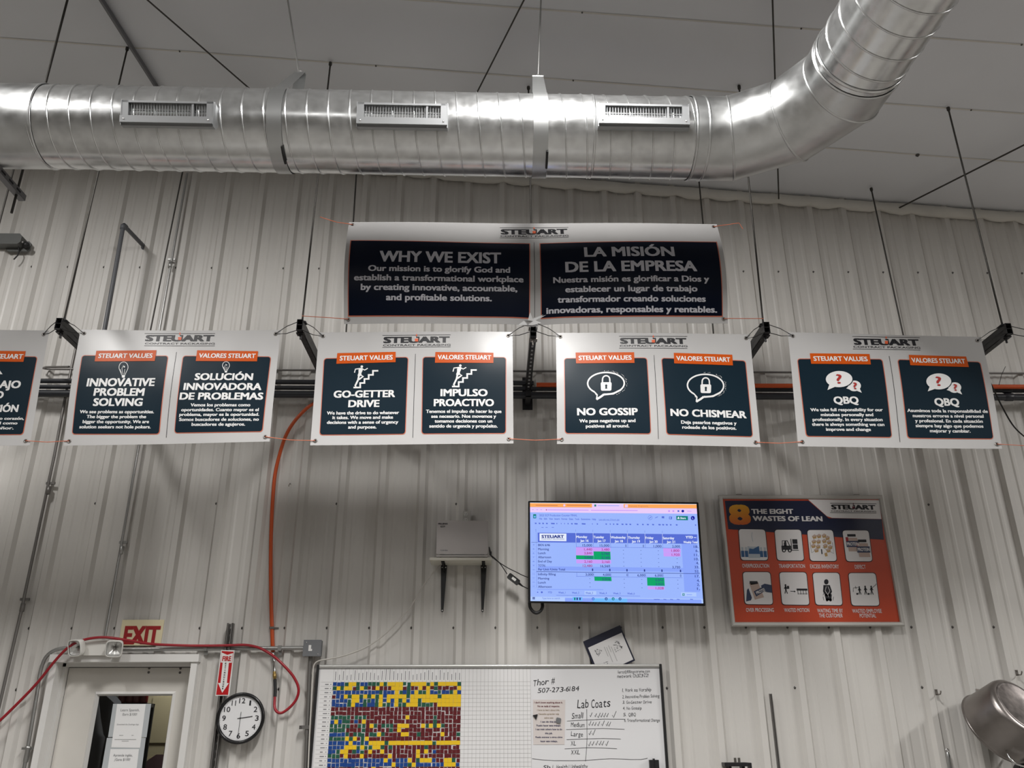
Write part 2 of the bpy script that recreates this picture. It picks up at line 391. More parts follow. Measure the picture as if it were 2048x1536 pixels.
mb = MB(); mb.add([(XL, 0.0, 0), (XL, YB, 0), (XL, YB, ceil_z(XL)+.12), (XL, 0.0, ceil_z(XL)+.12)], [(0, 1, 2, 3)]); structure(mb.build('wall_left', 'white_wall'))
mb = MB(); mb.add([(XR, 0.0, 0), (XR, YB, 0), (XR, YB, ceil_z(XR)+.12), (XR, 0.0, ceil_z(XR)+.12)], [(3, 2, 1, 0)]); structure(mb.build('wall_right', 'white_wall'))
mb = MB(); mb.add([(XL, YB, 0), (XR, YB, 0), (XR, YB, ceil_z(XR)+.12), (XL, YB, ceil_z(XL)+.12)], [(0, 1, 2, 3)]); structure(mb.build('wall_back', 'white_wall'))
mb = MB(); mb.add([(XL, 0.3, 0), (XR, 0.3, 0), (XR, YB, 0), (XL, YB, 0)], [(3, 2, 1, 0)]); structure(mb.build('floor', 'floor'))
# ceiling: vinyl-faced insulation, pinned at the purlin lines and sagging a little between them
PURL = [0.0, -0.69, -1.25] + [-1.25 - 0.665*k for k in range(1, 26)]
_sr = random.Random(31); SAGK = [_sr.uniform(0.6, 1.7) for _ in PURL]
def sag(y):
    for kk, (a, b) in enumerate(zip(PURL, PURL[1:])):
        if b <= y <= a:
            t = (a-y)/(a-b); return 0.018*SAGK[kk]*math.sin(math.pi*t)
    return 0.0
mb = MB(); ys = []
for a, b in zip(PURL, PURL[1:]): ys += [a + (b-a)*k/8 for k in range(8)]
ys = [0.0] + [y for y in ys if YB < y < -0.01] + [YB]; nx = 170
rnd = random.Random(4)
vs = []
for y in ys:
    for i in range(nx+1):
        x = XL + (XR-XL)*i/nx
        s = sag(y); pin = min(abs(y-p) for p in PURL) < 1e-6
        vs.append((x, y, ceil_z(x) - s*(1+0.25*math.sin(x*1.7+y)) - (s*0.55*math.sin(x*3.3+y*5.0)*math.sin(x*1.1+2*y) + s*0.22*math.sin(x*9.0-y*11.0) if not pin else 0.001*math.sin(x*4))))
fs = [(j*(nx+1)+i, (j+1)*(nx+1)+i, (j+1)*(nx+1)+i+1, j*(nx+1)+i+1) for j in range(len(ys)-1) for i in range(nx)]
mb.add(vs, [f[::-1] for f in fs], 0, True)
for p in PURL:                       # narrow lap seam at every purlin line
    if YB < p < -0.2:
        for i in range(nx):
            xa, xb = XL + (XR-XL)*i/nx, XL + (XR-XL)*(i+1)/nx
            mb.add([(xa, p-0.008, ceil_z(xa)-0.0035), (xb, p-0.008, ceil_z(xb)-0.0035), (xb, p+0.006, ceil_z(xb)-0.005), (xa, p+0.006, ceil_z(xa)-0.005)], [(0, 1, 2, 3)], 1)
        x = XL + 0.5
        while x < XR:
            mb.lathe([(-0.02, 0.016), (0.012, 0.016), (0.014, 0.008), (0.022, 0.006), (0.023, 0.0)], (x+0.17*math.sin(p*9), p, ceil_z(x)), (0, 0, -1), 8, 2); x += 1.52
structure(mb.build('ceiling', ['ceiling', 'fold', 'screw']))
# folded insulation edge along the top of the corrugated wall
mb = MB(); n = 240; rnd = random.Random(9); rows = []
for i in range(n+1):
    x = XL + (XR-XL)*i/n; ph = ((x-RIB0-0.04)/RIB) % 1.0; lift = 0.022 if (ph < 0.16 or ph > 0.88) else 0.0
    z = ceil_z(x); w = 0.008*math.sin(x*6.3)+0.005*math.sin(x*17)
    rows.append([(x, -0.012, z-0.01), (x, -0.060+w*0.5, z-0.035), (x, -0.066+w, z-0.085), (x, -0.058+w, z-0.128+lift+w), (x, -0.036, z-0.134+lift+w), (x, -0.012, z-0.12+lift)])
vs = [p for rw in rows for p in rw]
mb.add(vs, [(i*6+k, (i+1)*6+k, (i+1)*6+k+1, i*6+k+1) for i in range(n) for k in range(5)], 0, True)
structure(mb.build('trim_1', 'fold'))

# ---------------------------------------------------------------- spiral duct
DY, DR = -2.1, 0.250
def duct_z(x): return 5.099 - 0.0105*x
def cyl_hit(px, py, R=DR):
    """first point where the ray meets the straight duct"""
    d = ray(px, py); z0 = 5.095; q = None
    for _ in range(4):
        oy, oz = CAM.y-DY, CAM.z-z0; a = d.y*d.y+d.z*d.z; b = oy*d.y+oz*d.z; c = oy*oy+oz*oz-R*R
        disc = b*b-a*c
        t = (-b - math.sqrt(max(disc, 0)))/a; q = CAM+d*t; z0 = duct_z(q.x)
    return q
def seamed_cylinder(mb, A, B, R, pitch, phase=0.0, seg=48, mi=0, hand=1):
    A, B = Vector(A), Vector(B); ax = (B-A); Ln = ax.length; ax.normalize(); ref = Vector((0, 0, 1)); u = ax.cross(ref).normalized(); w = ax.cross(u)
    vs = [P + (u*math.cos(2*math.pi*k/seg)+w*math.sin(2*math.pi*k/seg))*R for P in (A, B) for k in range(seg)]
    mb.add(vs, [(k, (k+1) % seg, seg+(k+1) % seg, seg+k) for k in range(seg)], mi, True)
    if pitch:
        N = int(Ln/pitch*36); prof = ((-0.0055, -0.001), (-0.0028, 0.0055), (0.0028, 0.0055), (0.0055, -0.001)); vs = []
        for i in range(N+1):
            s = Ln*i/N; a = hand*(2*math.pi*s/pitch) + phase
            rad = u*math.cos(a)+w*math.sin(a)
            for da, dr in prof: vs.append(A + ax*min(max(s+da, 0), Ln) + rad*(R+dr))
        mb.add(vs, [(i*4+k, i*4+k+1, (i+1)*4+k+1, (i+1)*4+k) for i in range(N) for k in range(3)], mi, True)
def bead(mb, P, ax, R, w=0.012, h=0.006, mi=0):
    mb.lathe([(-w, R-0.001), (-w*0.5, R+h), (w*0.5, R+h), (w, R-0.001)], P, ax, 48, mi)
xj0 = cyl_hit(66, 300).x; xj1 = cyl_hit(1190, 270).x; xj2 = cyl_hit(1396, 270).x
duct = thing('spiral_duct', 'long silver galvanised spiral air duct hanging under the ceiling above the banners', 'duct', (0, DY, duct_z(0)-DR))
mb = MB(); seamed_cylinder(mb, (xj0, DY, duct_z(xj0)), (xj1, DY, duct_z(xj1)), DR, 0.127, 0.6)
mb.build('straight_section', 'galv', duct)
mb = MB(); seamed_cylinder(mb, (xj1, DY, duct_z(xj1)), (xj2, DY, duct_z(xj2)), DR-0.0015, 0.127, 2.2)
bead(mb, (xj1, DY, duct_z(xj1)), (1, 0, 0), DR, 0.008, 0.004); mb.build('straight_section', 'galv', duct)
mb = MB(); A = Vector((xj0+0.02, DY, duct_z(xj0)))
pts = [A, A+Vector((-0.34, 0, 0.0)), A+Vector((-0.74, -0.20, 0)), A+Vector((-1.1, -0.60, 0))]
def gored(mb, pts, R, mi=0, seg=48, beads=True, hb=0.005):
    pts = [Vector(p) for p in pts]; d0 = (pts[1]-pts[0]).normalized(); u = d0.cross(Vector((0, 0, 1))).normalized(); w = d0.cross(u); rings = []
    for i, P in enumerate(pts):
        da = (pts[i]-pts[i-1]).normalized() if i else d0; db = (pts[i+1]-pts[i]).normalized() if i < len(pts)-1 else da
        nn = (da+db).normalized(); u2 = da.cross(Vector((0, 0, 1))).normalized(); w2 = da.cross(u2); rg = []; rb = []
        for k in range(seg):
            a = 2*math.pi*k/seg
            for lst, rad in ((rg, R), (rb, R+hb)):
                c = (u2*math.cos(a)+w2*math.sin(a))*rad; c = c - da*(c.dot(nn)/da.dot(nn)); lst.append(P+c)
        rings.append((rg, rb, nn))
    vs = [v for rg in rings for v in rg[0]]
    mb.add(vs, [(i*seg+k, i*seg+(k+1) % seg, (i+1)*seg+(k+1) % seg, (i+1)*seg+k) for i in range(len(pts)-1) for k in range(seg)], mi, True)
    if beads:
        for rg, rb, nn in rings:
            vs = [v-nn*0.008 for v in rg] + [v-nn*0.003 for v in rb] + [v+nn*0.003 for v in rb] + [v+nn*0.008 for v in rg]
            mb.add(vs, [(i*seg+k, i*seg+(k+1) % seg, (i+1)*seg+(k+1) % seg, (i+1)*seg+k) for i in range(3) for k in range(seg)], mi, True)
gored(mb, pts, DR+0.004); mb.build('end_elbow', 'galv_dull', duct)
# right elbow of four gores turning out toward the room
RC = ELR
xs = xj2; P0 = Vector((xs, DY, duct_z(xs))); xe0 = xs+0.075
tl = RC*math.tan(math.radians(EL/6)); pts = [P0, Vector((xe0, DY, P0.z))]; ang = 0.0; p = pts[-1].copy()
p = p + Vector((tl, 0, 0)); pts.append(p.copy())
for k in range(3):
    ang += math.radians(EL/3); L = tl*(2 if k < 2 else 1); p = p + Vector((math.cos(ang), -math.sin(ang), 0))*L; pts.append(p.copy())
od = Vector((math.cos(ang), -math.sin(ang), ELZ))
mb = MB(); gored(mb, pts, DR+0.004); mb.build('elbow', 'galv_dull', duct)
mb = MB(); q = pts[-1]; bead(mb, q+od*0.05, od, DR+0.004, 0.010, 0.006); seamed_cylinder(mb, q-od*0.01, q+od*3.2, DR, 0.152, 1.0, hand=-1)
mb.build('outlet_section', 'galv', duct)
def register(cx, cy, wid):
    P = cyl_hit(cx, cy, DR+0.02); nrm = Vector((0, P.y-DY, P.z-duct_z(P.x))).normalized()
    right = Vector((1, 0, -0.0105)).normalized(); up = nrm.cross(right).normalized()
    T = Matrix(((right.x, -nrm.x, up.x, P.x), (right.y, -nrm.y, up.y, P.y), (right.z, -nrm.z, up.z, P.z), (0, 0, 0, 1)))   # local: x right, y into the duct, z up
    w, h = wid/2, 0.068
    fr = MB()
    fr.box((-w, -0.012, h-0.012), (w, 0.045, h), 0, T); fr.box((-w, -0.030, -h), (w, 0.055, -h+0.040), 0, T)
    fr.box((-w, -0.012, -h), (-w+0.040, 0.045, h), 0, T); fr.box((w-0.040, -0.012, -h), (w, 0.045, h), 0, T)
    for sx in (-w-0.002, w-0.002): fr.box((sx, -0.014, -h-0.012), (sx+0.004, 0.10, h+0.004), 0, T)
    fr.box((-w, -0.006, -h-0.012), (w, 0.085, -h), 0, T)
    f = fr.build('air_register', 'grille', duct)
    sl = MB(); n = 27
    for i in range(n):
        x = -w+0.045 + (2*w-0.09)*(i+0.5)/n; sl.box((x-0.0016, 0.000, -h+0.04), (x+0.0016, 0.006, h-0.012), 0, T)
    for zz in (-0.012, 0.020): sl.box((-w+0.04, 0.016, zz-0.002), (w-0.04, 0.020, zz+0.002), 0, T)
    sl.box((w*0.52, -0.008, -h+0.04), (w*0.52+0.012, 0.012, h-0.012), 0, T)
    sl.build('slats', 'grille', f)
    v = MB(); v.box((-w+0.035, 0.036, -h+0.035), (w-0.035, 0.042, h-0.010), 0, T); v.build('damper', 'dark', f)  # near-black plate put in for the shade inside the register
    for sx in (-w+0.022, w-0.022):
        sc = MB(); sc.lathe([(0, 0.006), (0.003, 0.005), (0.004, 0)], T @ Vector((sx, -0.030, -h+0.020)), nrm, 8); sc.build('screw', 'chrome', f)
register(336, 226, 0.535); register(805, 230, 0.530); register(1287, 231, 0.535)
# duct hangers: strap round the duct pinched to a rod
def hanger(px_rod, py_rod, x_lo_px, lab, lean, apy):
    xc = cyl_hit(x_lo_px, 260).x; zc = duct_z(xc); top = Vector((xc+lean, DY, W(px_rod, apy, DY).z))
    h = thing('duct_hanger', lab, 'hanger', (xc, DY, zc-DR-0.01), 'duct hangers')
    mb = MB(); hw = 0.044; a0 = math.radians(68); loop = []
    n = 26
    for i in range(n+1):
        a = math.pi/2 + a0*0.55 + (2*math.pi-1.1*a0)*i/n; loop.append((DY+(DR+0.007)*math.cos(a), zc+(DR+0.007)*math.sin(a), 0.0))
    loop = [(DY+0.012, top.z, lean)] + loop + [(DY-0.012, top.z, lean)]
    loop[0], loop[-1] = (DY-0.012, top.z, lean), (DY+0.012, top.z, lean)
    vs = [(xc+sx*(hw*(0.8 if k in (0, len(loop)-1) else 1.0))+l, y, z) for k, (y, z, l) in enumerate(loop) for sx in (-1, 1)]
    mb.add(vs, [(2*i, 2*i+1, 2*i+3, 2*i+2) for i in range(len(loop)-1)], 0, True)
    mb.box((top.x-hw*0.8, DY-0.014, top.z-0.006), (top.x+hw*0.8, DY+0.014, top.z+0.004))
    mb.build('strap', 'galv_strap', h)
    mb = MB(); tp = CP(px_rod, py_rod)
    tx = tp.x if abs(tp.y-DY) < 0.8 else top.x
    mb.tube([top-Vector((0, 0, 0.03)), (tx, DY, ceil_z(tx)+0.01)], 0.006, 8); mb.lathe([(0, 0.014), (0.012, 0.014)], top+Vector((0, 0, 0.004)), (0, 0, 1), 6, 0, False)
    mb.build('rod', 'rod_bright', h)
    mb = MB(); e = [(xc+hw*0.9, DY+(DR+0.016)*math.cos(a), zc+(DR+0.016)*math.sin(a)) for a in (4.15, 4.3, 4.45, 4.6)]
    mb.tube(e, 0.007, 6); mb.build('tie_end', 'wire', h)
hanger(581, -6, 548, 'galvanised strap hanger around the duct, the one beside the register with its strap leaning', 0.055, 147)
hanger(1081.6, 0, 1082, 'galvanised strap hanger around the duct midway between two registers, its strap upright', 0.0, 155)

# ---------------------------------------------------------------- struts, rods, braces
ST = {}
strut_px = [(125, 655), (603, 658), (1067, 663), (1528, 658), (2008, 663)]
strut_lab = ['dark support strut carrying the pipes between the trabajo banner and the innovative problem solving banner',
             'dark support strut carrying the pipes between the innovative problem solving and go-getter banners',
             'dark slotted support strut under the middle of the mission banner, seen from below',
             'dark support strut carrying the pipes between the no gossip and QBQ banners',
             'dark support strut carrying the pipes at the far end beyond the QBQ banner']
ZS0, ZS1 = 4.160, 4.240
for k, (px, py) in enumerate(strut_px):
    x = W(px, py, -1.2).x; ST[k] = x
    s = thing('support_strut', strut_lab[k], 'strut', (x, -0.6, ZS0), 'support struts')
    mb = MB(); h = 0.0205; y0, y1 = (-1.26 if k != 2 else -1.185), -0.225
    mb.box((x-h, y0, ZS0), (x+h, y1, ZS0+0.003)); mb.box((x-h, y0, ZS1-0.003), (x+h, y1, ZS1)); mb.box((x-h, y0, ZS0+0.0385), (x+h, y1, ZS0+0.0415))
    for sx in (-h, h-0.003): mb.box((x+sx, y0, ZS0), (x+sx+0.003, y1, ZS1))
    n = 17
    for i in range(n):
        yy = y0+0.10+i*0.067; mb.cbox((x-0.007, 0, -0.014), (x+0.007, 0.0015, 0.014), 0.005, 1, Matrix.Translation((0, yy, ZS0-0.001)) @ Matrix.Rotation(math.pi/2, 4, 'X') @ Matrix.Translation((0, 0, 0)))
    mb.build('channel', ['strut', 'strut_hole' if k == 2 else 'black'], s)
    mb = MB(); mb.box((x-0.03, y0+0.035, ZS1), (x+0.03, y0+0.085, ZS1+0.006)); mb.box((x-0.028, y0+0.035, ZS0-0.006), (x+0.028, y0+0.085, ZS0))
    mb.lathe([(0, 0.013), (0.014, 0.013), (0.014, 0.007), (0.03, 0.007), (0.03, 0)], (x, y0+0.06, ZS1+0.006), (0, 0, 1), 6, 0, False)
    mb.lathe([(0, 0.013), (0.012, 0.013), (0.012, 0.007), (0.035, 0.007), (0.035, 0)], (x, y0+0.06, ZS0-0.006), (0, 0, -1), 6, 0, False)
    mb.build('clamp', 'zinc' if k == 2 else 'strut', s)
    mb = MB(); mb.box((x-0.040, -0.042, ZS0-0.10), (x+0.040, -0.033, ZS1+0.10)); mb.box((x-0.0205, -0.225, ZS0-0.062), (x+0.0205, -0.042, ZS0-0.056)); mb.box((x-0.0205, -0.225, ZS0-0.062), (x+0.0205, -0.219, ZS1)); mb.build('wall_bracket', 'strut', s)
def rod(name, p, q, r, mat, lab, cat, group=None, knob=True):
    mb = MB(); mb.tube([p, q], r, 8)
    if knob:
        d = (Vector(q)-Vector(p)).normalized(); mb.lathe([(0, 0), (0, r*2.0), (0.022, r*2.0), (0.035, r*1.1)], p, d, 8)
    return tag(mb.build(name, mat), lab, cat, group)
strut_top = [CP(255, 95, 0.02), CP(661, 125, 0.02), None, CP(1478, 172, 0.02), CP(1896, 215, 0.02)]
rod_names = ['trabajo', 'go-getter', 'mission', 'no gossip', 'QBQ']
rlab = ['long dark hanging rod at the strut between the trabajo and innovative problem solving banners',
        'long dark hanging rod at the strut between the innovative and go-getter banners',
        'dark hanging rod dropping behind the middle of the mission banner',
        'long dark hanging rod at the strut between the no gossip and QBQ banners',
        'long dark hanging rod at the strut beyond the far end of the QBQ banner']
for k in range(5):
    b = Vector((ST[k], -1.20 if k != 2 else -1.165, ZS1+0.03)); t = strut_top[k] or Vector((b.x-0.01, b.y, ceil_z(b.x)-0.02))
    rod('hanging_rod', t, b, 0.0065, 'rod', rlab[k], 'rod', 'hanging rods')
# second row of rods close to the wall, dropping to the pipes
back = [((364, 349), (301, 660), 'hanging rod near the wall dropping behind the logo end of the innovative problem solving banner'),
        ((712, 360), (692, 668), 'hanging rod near the wall passing behind the mission banner above WHY WE EXIST'),
        ((1400, 383), (1427, 668), 'hanging rod near the wall passing behind the mission banner above the no chismear panel'),
        ((1750, 412), (1806, 668), 'hanging rod near the wall dropping behind the QBQ banner beside its logo')]
for (a, b, lab) in back:
    p, q = W(*a, -0.24), W(*b, -0.24); d = (p-q).normalized(); t = p + d*max(0, (ceil_z(p.x)-0.03-p.z)/d.z); q = q - d*((q.z-4.29)/d.z)
    rod('hanging_rod', t, q, 0.0065, 'rod', lab, 'rod', 'hanging rods')
# trapeze strut at the corner of the view under the duct end
TY = -1.78; tz = W(34, 384, TY).z; tx = W(34, 384, TY).x
s = thing('trapeze_strut', 'short slotted dark strut end hanging below the duct at the edge of the view', 'strut', (tx, TY-0.5, tz-0.02))
mb = MB(); x = tx
mb.box((x-0.0205, -2.5, tz-0.0205), (x+0.0205, TY+0.07, tz-0.0175)); mb.box((x-0.0205, -2.5, tz+0.0175), (x+0.0205, TY+0.07, tz+0.0205))
for sx in (-0.0205, 0.0175): mb.box((x+sx, -2.5, tz-0.02), (x+sx+0.003, TY+0.07, tz+0.02))
for i in range(7):
    yy = TY-0.02-i*0.09; mb.box((x+0.0200, yy-0.024, tz-0.007), (x+0.0215, yy+0.024, tz+0.007), 1)
mb.build('channel', ['brace', 'dark'], s)
rod('hanging_rod', Vector((tx, TY, ceil_z(tx)-0.02)), Vector((tx, TY, W(25, 426, TY).z)), 0.008, 'rod', 'hanging rod through the end of the short trapeze strut below the duct', 'rod', 'hanging rods')
q = W(0, 441, -0.75); rod('hanging_rod', Vector((q.x, -0.75, ceil_z(q.x)-0.02)), Vector((q.x, -0.75, 4.2)), 0.007, 'rod', 'hanging rod just past the end of the trapeze strut at the edge of the view', 'rod', 'hanging rods')
def ext(a, b, t): return (a[0]+(b[0]-a[0])*t, a[1]+(b[1]-a[1])*t)
def clip_y(p, q, y=-0.06):
    p, q = Vector(p), Vector(q)
    if q.y > y: q = p + (q-p)*((y-p.y)/(q.y-p.y))
    return p, q
for a, b, t0, t1, drop, r, lab in (((295, 0), (500, 178), -0.6, 1.95, 0.10, 0.006, 'thin dark roof brace rod slanting down to the duct from above the first register'),
                                   ((1048, 0), (955, 183), -0.6, 1.95, 0.10, 0.006, 'thin dark roof brace rod slanting down to the duct between the two hangers'),
                                   ((1545, 0), (1558, 412), -0.15, 1.0, 0.09, 0.006, 'dark roof brace rod passing behind the duct elbow to the wall top'),
                                   ((2048, 290), (1770, 430), -0.4, 1.0, 0.09, 0.007, 'dark roof brace rod crossing the ceiling to the wall top, beyond the duct elbow')):
    p, q = CP(*ext(a, b, t0), drop), CP(*ext(a, b, t1), drop); p, q = clip_y(p, q)
    rod('roof_brace_rod', p, q, r, 'rod', lab, 'brace', 'roof brace rods', False)
p, q = CP(*ext((200, 0), (308, 170), -0.5), 0.05), CP(*ext((200, 0), (308, 170), 1.5), 0.05); d = (q-p).normalized(); sd = d.cross(Vector((0, 0, 1))).normalized()
mb = MB(); vs = []
for P in (p, q):
    for a, b in ((-0.02, 0.02), (0.02, 0.02), (0.02, -0.02), (0.014, -0.02), (0.014, 0.014), (-0.02, 0.014)): vs.append(P+sd*a+Vector((0, 0, b)))
mb.add(vs, [(i, (i+1) % 6, 6+(i+1) % 6, 6+i) for i in range(6)]); tag(mb.build('roof_brace_angle', 'brace'), 'grey angle iron brace slanting across the ceiling above the first register', 'brace')

# ---------------------------------------------------------------- pipes along the wall
def pipe_run(name, py, r, x0, x1, mat, lab, cat, z=None, y=None):
    z = z or (ZS1+r+0.001); y = y if y is not None else ZP(1070, py, z).y
    mb = MB(); mb.tube([(x0, y, z), (x1, y, z)], r, 14)
    for i in range(int((x1-x0)/3.0)+1):
        xx = x0+1.1+i*3.0
        if xx < x1-0.1: mb.lathe([(-0.035, r+0.001), (-0.03, r+0.005), (0.03, r+0.005), (0.035, r+0.001)], (xx, y, z), (1, 0, 0), 14)
    return tag(mb.build(name, mat), lab, cat, 'pipes along the wall'), y, z
_, yp1, zp1 = pipe_run('pipe', 766, 0.019, -9, 0.30, 'pipe_black', 'topmost dark pipe of the run on the wall behind the banners', 'pipe', z=W(1070, 766, -0.14).z, y=-0.14)
_, yr, zr = pipe_run('pipe', 770, 0.018, 0.32, 9, 'orange', 'orange red pipe along the wall behind the no gossip and QBQ banners', 'pipe', z=W(1070, 769.5, -0.19).z, y=-0.19)
pipe_run('pipe', 777.5, 0.017, -9, 9, 'pipe_black', 'thin dark pipe in the middle of the run behind the banners', 'pipe', z=W(1070, 777.5, -0.14).z, y=-0.14)
pipe_run('pipe', 790.5, 0.028, -9, 9, 'pipe_black', 'thickest and lowest dark pipe of the run behind the banners', 'pipe', z=W(1070, 790.7, -0.14).z, y=-0.14)
cz = W(1070, 742.5, -0.05).z; p0 = W(88, 736, -0.05); mb = MB()
mb.tube([(p0.x+0.36, -0.35, cz-0.11), (p0.x+0.08, -0.16, cz-0.03), (p0.x+0.01, -0.09, cz-0.01), (p0.x+0.03, -0.055, cz), (p0.x+0.12, -0.05, cz), (9, -0.05, cz)], 0.0085, 8)
tag(mb.build('conduit', 'emt_dark'), 'thin bent steel conduit running along the wall just above the dark pipes', 'conduit')

# ---------------------------------------------------------------- banners
def logo(sh, mb, x0, x1, y0, y1, ys0, ys1, l0, l1, L=1, dy=0.0, film=None, blk=0, red=1):
    """STEUART over CONTRACT PACKAGING between two rules, lamp with a flame in the U"""
    w = x1-x0; cap = y1-y0
    sh.text(mb, 'STEUART', x0, x1, (y0+y1)/2, cap, L, blk, 0.055, dy)
    sh.text(mb, 'CONTRACT PACKAGING', x0-w*0.005, x1+w*0.015, (ys0+ys1)/2, ys1-ys0, L, blk, 0.012, dy)
    for ly in (l0, l1): sh.stroke(mb, [(x0-2, ly-dy/2), (x1+2, ly+dy/2)], 0.9, L, blk)
    cx = x0+w*0.500; yb = y0+cap*0.60
    sh.poly(mb, [(cx-w*0.022, yb-cap*0.36), (cx+w*0.022, yb-cap*0.36), (cx+w*0.024, yb+cap*0.02), (cx-w*0.024, yb+cap*0.02)], L+0.5, 2)
    sh.poly(mb, [(cx-w*0.024, yb-cap*0.28), (cx+w*0.026, yb-cap*0.28), (cx+w*0.024, yb+cap*0.20), (cx-w*0.022, yb+cap*0.20)], L+1, red)
    sh.poly(mb, [(cx, y0-cap*0.50), (cx+w*0.012, y0-cap*0.14), (cx, y0-cap*0.02), (cx-w*0.012, y0-cap*0.14)], L+1, red)
def bulb(sh, mb, cx, cy, w, h, L):
    P = []
    for k in range(21):
        a = math.radians(130+k*14); P.append((cx+w*0.5*math.cos(a), cy-h*0.17+h*0.33*math.sin(a)))
    P = [(cx-w*0.20, cy+h*0.30)] + [(cx-w*0.28, cy+h*0.16)] + P[1:-1] + [(cx+w*0.28, cy+h*0.16), (cx+w*0.20, cy+h*0.30)]
    sh.stroke(mb, P, 1.0, L)
    sh.poly(mb, [(cx-w*0.19, cy+h*0.31), (cx+w*0.19, cy+h*0.31), (cx+w*0.15, cy+h*0.47), (cx-w*0.15, cy+h*0.47)], L)
    sh.stroke(mb, [(cx-w*0.07, cy+h*0.28), (cx-w*0.17, cy-h*0.10), (cx-w*0.02, cy-h*0.28), (cx+w*0.06, cy-h*0.18)], 0.8, L)
    sh.stroke(mb, [(cx+w*0.07, cy+h*0.28), (cx+w*0.15, cy-h*0.05)], 0.8, L)
    sh.ell(mb, cx+w*0.08, cy-h*0.20, w*0.08, h*0.05, L, 0, 10)
    sh.stroke(mb, [(cx-w*0.36, cy-h*0.05), (cx-w*0.22, cy+h*0.2)], 0.7, L)
def runner(sh, mb, x0, y0, w, h, L):
    """running figure and a flight of steps, icon frame x0,y0 (top corner) w x h"""
    def p(u, v): return (x0+u*w, y0+v*h)
    sh.ell(mb, *p(0.34, 0.06), w*0.055, h*0.055, L, 0, 14)
    sh.poly(mb, [p(.24, .12), p(.37, .12), p(.38, .22), p(.32, .36), p(.33, .46), p(.20, .52), p(.16, .46), p(.20, .34), p(.20, .22)], L)      # trunk
    sh.stroke(mb, [p(.25, .15), p(.07, .17), p(.03, .33)], h*0.050, L); sh.stroke(mb, [p(.36, .16), p(.46, .22), p(.59, .14)], h*0.045, L)
    sh.stroke(mb, [p(.28, .44), p(.40, .50), p(.22, .64)], h*0.075, L); sh.stroke(mb, [p(.22, .46), p(.18, .66), p(.06, .92)], h*0.080, L)
    sh.stroke(mb, [p(.04, .90), p(.10, .97)], h*0.05, L); sh.stroke(mb, [p(.21, .62), p(.18, .71)], h*0.045, L)
    st = [(.02, 1.0), (.27, 1.0), (.27, .80), (.45, .80), (.45, .62), (.63, .62), (.63, .44), (.81, .44), (.81, .26), (1.0, .26)]
    for a, b in zip(st, st[1:]):
        e = 0.035
        if a[1] == b[1]: sh.poly(mb, [p(a[0]-e, a[1]-e), p(b[0]+e, a[1]-e), p(b[0]+e, a[1]+e), p(a[0]-e, a[1]+e)], L)
        else: sh.poly(mb, [p(a[0]-e, b[1]+e), p(a[0]+e, b[1]+e), p(a[0]+e, a[1]-e), p(a[0]-e, a[1]-e)], L)
def lockbubble(sh, mb, cx, cy, rx, ry, L):
    P = [(cx+rx*math.cos(math.radians(96-k*8.15)), cy+ry*math.sin(math.radians(96-k*8.15))) for k in range(41)]   # open ring, gap for the tail
    tip = (cx-rx*0.52, cy+ry*1.46)
    sh.stroke(mb, P, 3.0, L); sh.stroke(mb, [P[-1], (cx-rx*0.48, cy+ry*1.05), tip], 2.6, L)
    sh.stroke(mb, [tip, (cx-rx*0.28, cy+ry*1.22), (cx-rx*0.12, cy+ry*1.02), P[0]], 4.2, L)
    sh.stroke(mb, [(cx-rx*0.1, cy+ry*1.03), (cx+rx*0.4, cy+ry*0.95), (cx+rx*0.82, cy+ry*0.60)], 3.6, L)
    rnd = random.Random(int(cx))
    for k in range(46):
        a = math.radians(-95 + k*3.9) if k < 40 else math.radians(75+k)
        q = 1.10+rnd.random()*0.08
        if rnd.random() < 0.75:
            x, y = cx+rx*q*math.cos(a), cy+ry*(q+0.03)*math.sin(a); t = rnd.random()*1.8+0.5
            sh.stroke(mb, [(x, y), (x-t*math.sin(a)*1.2, y+t*math.cos(a))], 0.7, L)
    lw = rx*0.60; top, bot = cy-ry*0.10, cy+ry*0.68; lc = cx+rx*0.01
    sh.rrect(mb, [(lc-lw/2, top), (lc+lw/2, top), (lc+lw*.47, bot), (lc-lw*.47, bot)], lw*0.14, L)
    sh.stroke(mb, [(lc-lw*.34, top+0.5), (lc-lw*.33, top-ry*0.25)] + [(lc-lw*0.33*math.cos(math.radians(t)), top-ry*0.27-lw*0.33*math.sin(math.radians(t))) for t in range(20, 180, 20)] + [(lc+lw*.33, top-ry*.25), (lc+lw*.34, top+0.5)], 2.7, L)
    sh.ell(mb, lc, top+(bot-top)*.42, lw*.10, lw*.12, L+1, 1, 12); sh.poly(mb, [(lc-lw*.05, top+(bot-top)*.45), (lc+lw*.05, top+(bot-top)*.45), (lc+lw*.10, top+(bot-top)*.76), (lc-lw*.10, top+(bot-top)*.76)], L+1, 1)
